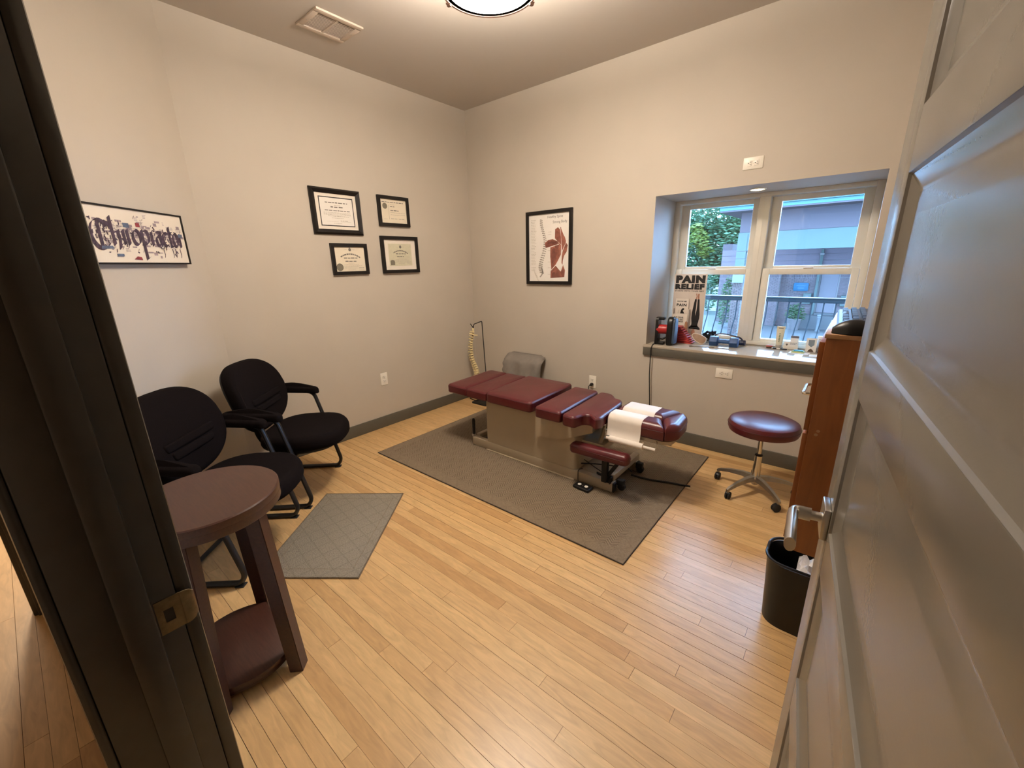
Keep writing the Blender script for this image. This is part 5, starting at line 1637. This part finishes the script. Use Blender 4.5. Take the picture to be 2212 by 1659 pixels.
# ------------------------------------------------------------------ outside
GZ = -2.31
CONC = mat('street_concrete', (0.0603, 0.0583, 0.0564), .85, noise=.10, nscale=.8, bump=.2, bscale=20)
ASPH = mat('street_asphalt', (0.0389, 0.0389, 0.0389), .9, noise=.12, nscale=1.2, bump=.2, bscale=30)
bm = B(); box(bm, -40, 25, 4.2, 70, GZ - .2, GZ); struct('street', bm, ASPH, smooth=0)
bm = B(); box(bm, -30, 22, 21.8, 31.0, GZ, GZ + .06, .01); box(bm, -30, 22, 18.2, 21.0, GZ, GZ + .05, .01); struct('sidewalk', bm, CONC, smooth=0)
bm = B(); box(bm, -6, 4, 3.95, 6.6, -.35, -.12, .01); struct('porch', bm, CONC, smooth=0)
LAVS = mat('lavender_stucco', (0.0680, 0.0486, 0.0505), .85, noise=.03, nscale=2, bump=.2, bscale=30)
PALE = mat('pale_stucco', (0.0622, 0.0797, 0.0692), .85, noise=.03, nscale=2, bump=.2, bscale=30)
TURQ = mat('turquoise_metal', (0.0058, 0.0778, 0.0778), .4, noise=.04, nscale=3)
BRICK = mat('red_brown_brick', (0.0936, 0.0662, 0.0662), .85, noise=.28, nscale=5)
BRICKL = mat('pale_brick', (0.0661, 0.0447, 0.0389), .85, noise=.25, nscale=5)
MORTAR = mat('mortar', (0.1800, 0.1620, 0.1548), .9, noise=.08, nscale=6)
LAVD = mat('porch_siding', (0.1152, 0.0828, 0.0900), .85, noise=.03, nscale=2)
bd = thing('building', 'brick and stucco building with turquoise eave across the street', 'building', (-4, 28, GZ))
def bpart(name, build, m, smooth=0, parent=None):
    bm = B(); build(bm); bmesh.ops.translate(bm, vec=(4, -28, -GZ), verts=bm.verts)
    return obj(name, bm, m, parent or bd, smooth)
bpart('fascia', lambda b: box(b, -5.72, 9, 22.5, 30, 3.62, 3.76), TURQ)
bpart('fascia', lambda b: box(b, -5.80, 9, 22.40, 30, 3.765, 3.845), TURQ)
bpart('fascia', lambda b: box(b, -5.88, 9, 22.30, 30, 3.85, 3.94), TURQ)
bpart('soffit', lambda b: box(b, -5.70, 9, 22.52, 29.9, 3.56, 3.62), LAVS)
bpart('upper_band', lambda b: box(b, -4.98, 9, 23.55, 24.3, 2.665, 3.56), LAVS)
bpart('lower_beam', lambda b: box(b, -4.98, 9, 23.45, 24.3, 1.82, 2.645), PALE)
bpart('beam_joint', lambda b: box(b, -4.96, 9, 23.60, 24.2, 2.63, 2.68), MORTAR)
# corner column: stucco blocks above, cap, brick below
for z0, z1 in ((.70, 1.44), (1.45, 1.79), (1.80, 2.59)):
    bpart('column_block', lambda b: box(b, -4.99, -4.58, 23.42, 23.86, z0 + .01, z1, .006), PALE)
bpart('column_cap', lambda b: box(b, -5.02, -4.53, 23.38, 23.9, .314, .70, .01), mat('pale_cap', (0.1089, 0.1244, 0.1128), .8, noise=.03, nscale=4))
bpart('column_core', lambda b: box(b, -4.96, -4.57, 23.52, 23.9, GZ, .314), MORTAR)
def brickwork(b, x0, x1, z0, z1, yf, soldier=True, off=0.0):
    rw = random.Random(int(x0 * 100))
    k = 0; z = z0
    top = z1 - (.215 if soldier else 0)
    while z + .060 <= top + 1e-6:
        x = x0 - (.105 if k % 2 else 0)
        while x < x1:
            a, c = max(x, x0), min(x + .200, x1)
            if c - a > .03: box(b, a, c, yf + rw.uniform(-.003, .003), yf + .08, z, z + .060)
            x += .212
        z += .073; k += 1
    if soldier:
        x = x0
        while x + .06 <= x1 + 1e-6:
            box(b, x, x + .060, yf + rw.uniform(-.003, .003), yf + .08, top + .004, z1); x += .073
o = bpart('column_brick', lambda b: brickwork(b, -4.985, -4.555, GZ, .31, 23.46), BRICKL); o['kind'] = 'stuff'
# recessed wall
bpart('rear_wall', lambda b: box(b, -6.70, -1.80, 28.04, 28.4, GZ, 1.9), MORTAR)
bpart('rear_wall', lambda b: box(b, -1.0, 9, 28.04, 28.4, GZ, 1.9), MORTAR)
bpart('rear_wall', lambda b: box(b, -1.82, -.98, 28.10, 28.4, GZ, 1.9), MORTAR)
o = bpart('wall_brick', lambda b: brickwork(b, -6.70, -1.82, GZ, .62, 28.0), BRICK); o['kind'] = 'stuff'
o = bpart('wall_brick', lambda b: brickwork(b, -.90, 1.6, GZ, .62, 28.0), BRICK); o['kind'] = 'stuff'
bpart('pier', lambda b: box(b, -4.25, -3.52, 27.60, 28.0, GZ, .66), MORTAR)
o = bpart('pier_brick', lambda b: brickwork(b, -4.26, -3.51, GZ, .62, 27.56), BRICK); o['kind'] = 'stuff'
bpart('pier_cap', lambda b: box(b, -4.30, -3.48, 27.50, 28.0, .62, .70), PALE)
for i in range(4):
    bpart('siding_board', lambda b: box(b, -6.70, 9, 27.98 - .01 * (i % 2), 28.1, .64 + i * .33, .955 + i * .33), LAVD)
bpart('downspout', lambda b: box(b, -1.90, -1.78, 27.86, 27.97, GZ, 1.85, .01), PALE)
bpart('downspout_bracket', lambda b: box(b, -1.93, -1.75, 27.84, 27.97, 1.56, 1.64), MORTAR)
DK = mat('grey_violet_door', (0.0972, 0.0792, 0.0828), .6, noise=.03, nscale=3)
dr_ = bpart('entry_door', lambda b: box(b, -1.70, -.96, 28.02, 28.08, -1.44, 1.0, .01), DK)
bpart('door_threshold', lambda b: box(b, -1.76, -.90, 27.80, 28.1, -1.55, -1.44, .01), CONC)
bpart('door_step', lambda b: box(b, -2.3, 2.0, 27.3, 28.1, GZ, -1.55, .01), CONC)
bpart('corner_trim', lambda b: box(b, .02, .14, 27.9, 28.05, GZ, 1.9), PALE)
# left wing further back
bpart('wing_wall', lambda b: box(b, -6.72, -6.2, 28.0, 33, GZ, 2.3), LAVS)
# meter boxes on the wall
for x, z0, z1 in ((-2.36, -1.55, -.42), (-.72, -1.55, -.50)):
    mb = bpart('meter_box', lambda b: box(b, x, x + .36, 27.80, 27.98, z1 - .56, z1, .015), PALE)
    bpart('meter_dial', lambda b: box(b, x + .11, x + .25, 27.785, 27.80, z1 - .46, z1 - .12, .01), DK, parent=mb)
# blue wall plaque with two worn script lines
PLQ = mat('plaque_blue', (0.0043, 0.0612, 0.1116), .7, noise=.03, nscale=4)
pq = thing('wall_plaque', 'bright blue plaque with white script on the brick wall across the street', 'sign', (-2.54, 27.96, -.09))
bm = B(); pillow(bm, rpoly([(-.34, -.22), (.34, -.22), (.34, .22), (-.34, .22)], .07, 4), 0, .03, .008, 2, M=Matrix.Rotation(PI / 2, 4, 'X')); obj('board', bm, PLQ, pq)
PLW = mat('plaque_script', (0.0661, 0.1400, 0.1944), .5, noise=.03, nscale=4)
bm = B()
for z, w in ((.06, .22), (-.07, .16)):
    P = [(-w + 2 * w * k / 40, z + .022 * math.sin(k * 1.35) + .010 * math.sin(k * 2.9)) for k in range(41)]
    strokes(bm, P, (.004, .007))
bmesh.ops.transform(bm, matrix=XZ((0, -.0312, 0)), verts=bm.verts); obj('script_print', bm, PLW, pq, 0)

# railing on the porch
RAIL = mat('dark_blue_railing', (0.0086, 0.0122, 0.0144), .75, noise=.05, nscale=6, spec=.2)
rl = thing('porch_railing', 'dark metal railing with bellied balusters outside the window', 'railing', (-1.0, 6.3, -.12))
bm = B(); box(bm, -3.4, 3.2, -.022, .022, 1.035, 1.085, .004); obj('top_rail', bm, RAIL, rl)
bm = B(); box(bm, -3.4, 3.2, -.035, .035, 1.085, 1.097, .003); obj('cap_rail', bm, mat('railing_cap', (0.0311, 0.0389, 0.0389), .3, noise=.04, nscale=6), rl)
bm = B(); box(bm, -3.4, 3.2, -.018, .018, .08, .115, .003); obj('bottom_rail', bm, RAIL, rl)
bal = B(); tube(bal, fillet([(0, 0, 1.04), (0, 0, .82), (0, -.045, .70), (0, -.085, .52), (0, -.075, .34), (0, -.02, .20), (0, 0, .11)], .12, 4), .0065, 6)
# the belly is bent sideways-forward, as on wrought rails
for v in bal.verts: v.co.x += v.co.y * .30
bme = mesh_of('baluster', bal, RAIL, 60)
x = -3.34
while x < 3.2:
    o = bpy.data.objects.new('baluster', bme); COL.objects.link(o); o.parent = rl; o.location = (x, 0, 0); x += .1185
for x in (-3.4, 3.2):
    bm = B(); box(bm, x - .025, x + .025, -.025, .025, 0, 1.14, .004); obj('post', bm, RAIL, rl)

# trees and shrubs of loose leaves
def leaf_mat(name, col, var=.35):
    m = bpy.data.materials.new(name); m.use_nodes = True
    nt = m.node_tree; b = nt.nodes['Principled BSDF']
    b.inputs['Roughness'].default_value = .6
    g = nt.nodes.new('ShaderNodeNewGeometry'); r = nt.nodes.new('ShaderNodeValToRGB')
    r.color_ramp.elements[0].color = (*[c * (1 - var) for c in col], 1); r.color_ramp.elements[1].color = (*[c * (1 + var) for c in col], 1)
    nt.links.new(g.outputs['Random Per Island'], r.inputs['Fac']); nt.links.new(r.outputs['Color'], b.inputs['Base Color'])
    tr = nt.nodes.new('ShaderNodeBsdfTranslucent'); nt.links.new(r.outputs['Color'], tr.inputs['Color'])
    mx = nt.nodes.new('ShaderNodeMixShader'); mx.inputs[0].default_value = .35
    nt.links.new(b.outputs[0], mx.inputs[1]); nt.links.new(tr.outputs[0], mx.inputs[2]); nt.links.new(mx.outputs[0], nt.nodes['Material Output'].inputs[0])
    return m
LEAFG = leaf_mat('tree_leaf', (0.0504, 0.1080, 0.0446))
LEAFY = leaf_mat('painted_sun_leaf', (0.1368, 0.1656, 0.0252))  # brighter copy of the leaf; sunlight is put into its colour
LEAFS = leaf_mat('shrub_leaf', (0.0468, 0.0900, 0.0324))
BARK = mat('bark', (0.0720, 0.0576, 0.0468), .9, noise=.2, nscale=4)
def leaves(blobs, size, rnd):
    vs, fs_ = [], []
    for (c, r, n) in blobs:
        for i in range(n):
            while True:
                p = Vector((rnd.uniform(-1, 1), rnd.uniform(-1, 1), rnd.uniform(-1, 1)))
                if p.length < 1: break
            if p.length < .45 and rnd.random() < .6: p = p.normalized() * rnd.uniform(.5, 1)
            q = Vector(c) + Vector((p.x * r[0], p.y * r[1], p.z * r[2]))
            R = Matrix.Rotation(rnd.uniform(0, 6.28), 3, 'Z') @ Matrix.Rotation(rnd.uniform(-1.3, 1.3), 3, 'X')
            s = size * rnd.uniform(.6, 1.3)
            k = len(vs)
            for a in ((-s, 0, 0), (0, -s * .45, .12 * s), (s, 0, 0), (0, s * .45, .12 * s)):
                vs.append(q + R @ Vector(a))
            fs_.append((k, k + 1, k + 2, k + 3))
    return vs, fs_
def plant(name, label, cat, base, blobs, size, m, stems, seed, extra=None):
    t = thing(name, label, cat, base)
    rnd = random.Random(seed)
    def cloud(nm, bl, mm):
        vs, fs_ = leaves(bl, size, rnd)
        me = bpy.data.meshes.new(nm); me.from_pydata([tuple(v) for v in vs], [], fs_); me.materials.append(mm)
        o = bpy.data.objects.new(nm, me); COL.objects.link(o); o.parent = t; o['kind'] = 'stuff'
    cloud('foliage', blobs, m)
    if extra: cloud('painted_sun_foliage', extra, LEAFY)
    for s in stems:
        bm = B(); tube(bm, s[0], s[1], 8); obj('trunk' if s is stems[0] else 'branch', bm, BARK, t)
    return t
plant('tree', 'large leafy green tree beyond the left end of the building', 'tree', (-9.6, 36, GZ),
      [((-1.2, 0, 4.6), (3.0, 2.4, 2.6), 8200), ((1.6, -.5, 4.2), (2.4, 2.0, 2.4), 6600), ((.2, 0, 6.6), (2.6, 2.0, 1.6), 3600), ((2.2, .3, 5.9), (1.8, 1.6, 1.3), 2600), ((-2.8, .5, 6.2), (2.0, 1.6, 1.6), 1400), ((.4, -1.2, 2.7), (2.6, 1.2, 1.0), 2600)], .16, LEAFG,
      [([(0, 0, 0), (.1, 0, 1.8), (-.1, 0, 3.4), (0, 0, 5.0)], [.24, .20, .15, .08]), ([(0, 0, 2.4), (1.2, -.2, 4.2), (1.9, -.3, 5.4)], [.12, .08, .04]), ([(0, 0, 2.8), (-1.4, .2, 4.3), (-2.4, .2, 5.6)], [.11, .07, .03])], 21,
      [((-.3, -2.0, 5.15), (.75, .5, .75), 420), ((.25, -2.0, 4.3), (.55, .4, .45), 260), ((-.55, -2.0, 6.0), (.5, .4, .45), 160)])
plant('shrub', 'slim green shrub beside the brick corner column outside', 'shrub', (-5.72, 25.6, GZ),
      [((0, 0, 1.1), (.42, .4, .95), 520), ((.05, 0, 2.0), (.30, .3, .65), 300), ((.08, 0, 2.55), (.16, .16, .35), 90)], .075, LEAFS, [([(0, 0, 0), (0, 0, 1.6)], [.05, .03])], 5)
plant('shrub', 'rounded dark shrub by the road seen just right of the poster', 'shrub', (-8.75, 32.4, GZ + .04),
      [((0, 0, 1.2), (1.0, .85, 1.2), 900), ((.15, 0, 2.15), (.75, .7, .75), 420)], .11, LEAFG, [([(0, 0, 0), (0, 0, 1.4)], [.09, .05])], 6)
POTM = mat('pale_pot', (0.0933, 0.0778, 0.0739), .7, noise=.06, nscale=5)
pl = plant('potted_bush', 'green bush growing in a tall pale pot across the street', 'bush', (-2.47, 26.6, GZ + .06),
      [((0, 0, .78), (.50, .45, .40), 520), ((0, 0, 1.08), (.40, .36, .32), 300)], .06, LEAFS, [([(0, 0, .50), (0, 0, .9)], [.03, .02])], 9)
bm = B(); lathe(bm, [(.24, 0), (.25, .02), (.33, .50), (.36, .55), (.36, .61), (.33, .61), (.31, .56)], 28); obj('pot', bm, POTM, pl)
bl = thing('bollard', 'short pale bollard on the pavement near the far door', 'bollard', (-1.41, 26.6, GZ + .06))
bm = B(); lathe(bm, [(.12, 0), (.12, .03), (.085, .04), (.085, .66), (.10, .68), (.10, .72), (.085, .73), (.085, .76), (.105, .78), (.10, .84), (.03, .88)], 20); obj('shaft', bm, mat('pale_bollard', (0.0933, 0.0972, 0.0972), .6, noise=.04, nscale=6), bl)
gr = B(); box(gr, -30, -7.0, 31.0, 60, GZ, GZ + .04); struct('lawn', gr, mat('lawn_green', (0.0194, 0.0311, 0.0117), .9, noise=.25, nscale=2), smooth=0)
gr = B(); box(gr, -16, -7.4, 33.5, 36.0, GZ + .04, GZ + .08); struct('driveway', gr, mat('pale_driveway', (0.1011, 0.1011, 0.0933), .8, noise=.05, nscale=1), smooth=0)

# ------------------------------------------------------------------ hall lamp
ld = bpy.data.lights.new('hall_lamp_light', 'AREA')
ld.shape = 'DISK'; ld.size = .34; ld.energy = HALL_W; ld.color = (1.0, .86, .71)
lo = bpy.data.objects.new('hall_lamp_light', ld); COL.objects.link(lo); lo.location = (-5.05, .10, 2.48)
hl_ = thing('hall_ceiling_lamp', 'round ceiling lamp in the hall outside the room', 'lamp', (-5.05, .10, 2.6))
bm = B(); lathe(bm, [(.18, 0), (.18, -.03), (.16, -.07), (.10, -.10), (.001, -.11)], 32); obj('shade', bm, mat('hall_glow', (1, .95, .88), .5, emit=(1, .8, .6), estr=3.0), hl_)

bpy.data.objects.remove(_to)
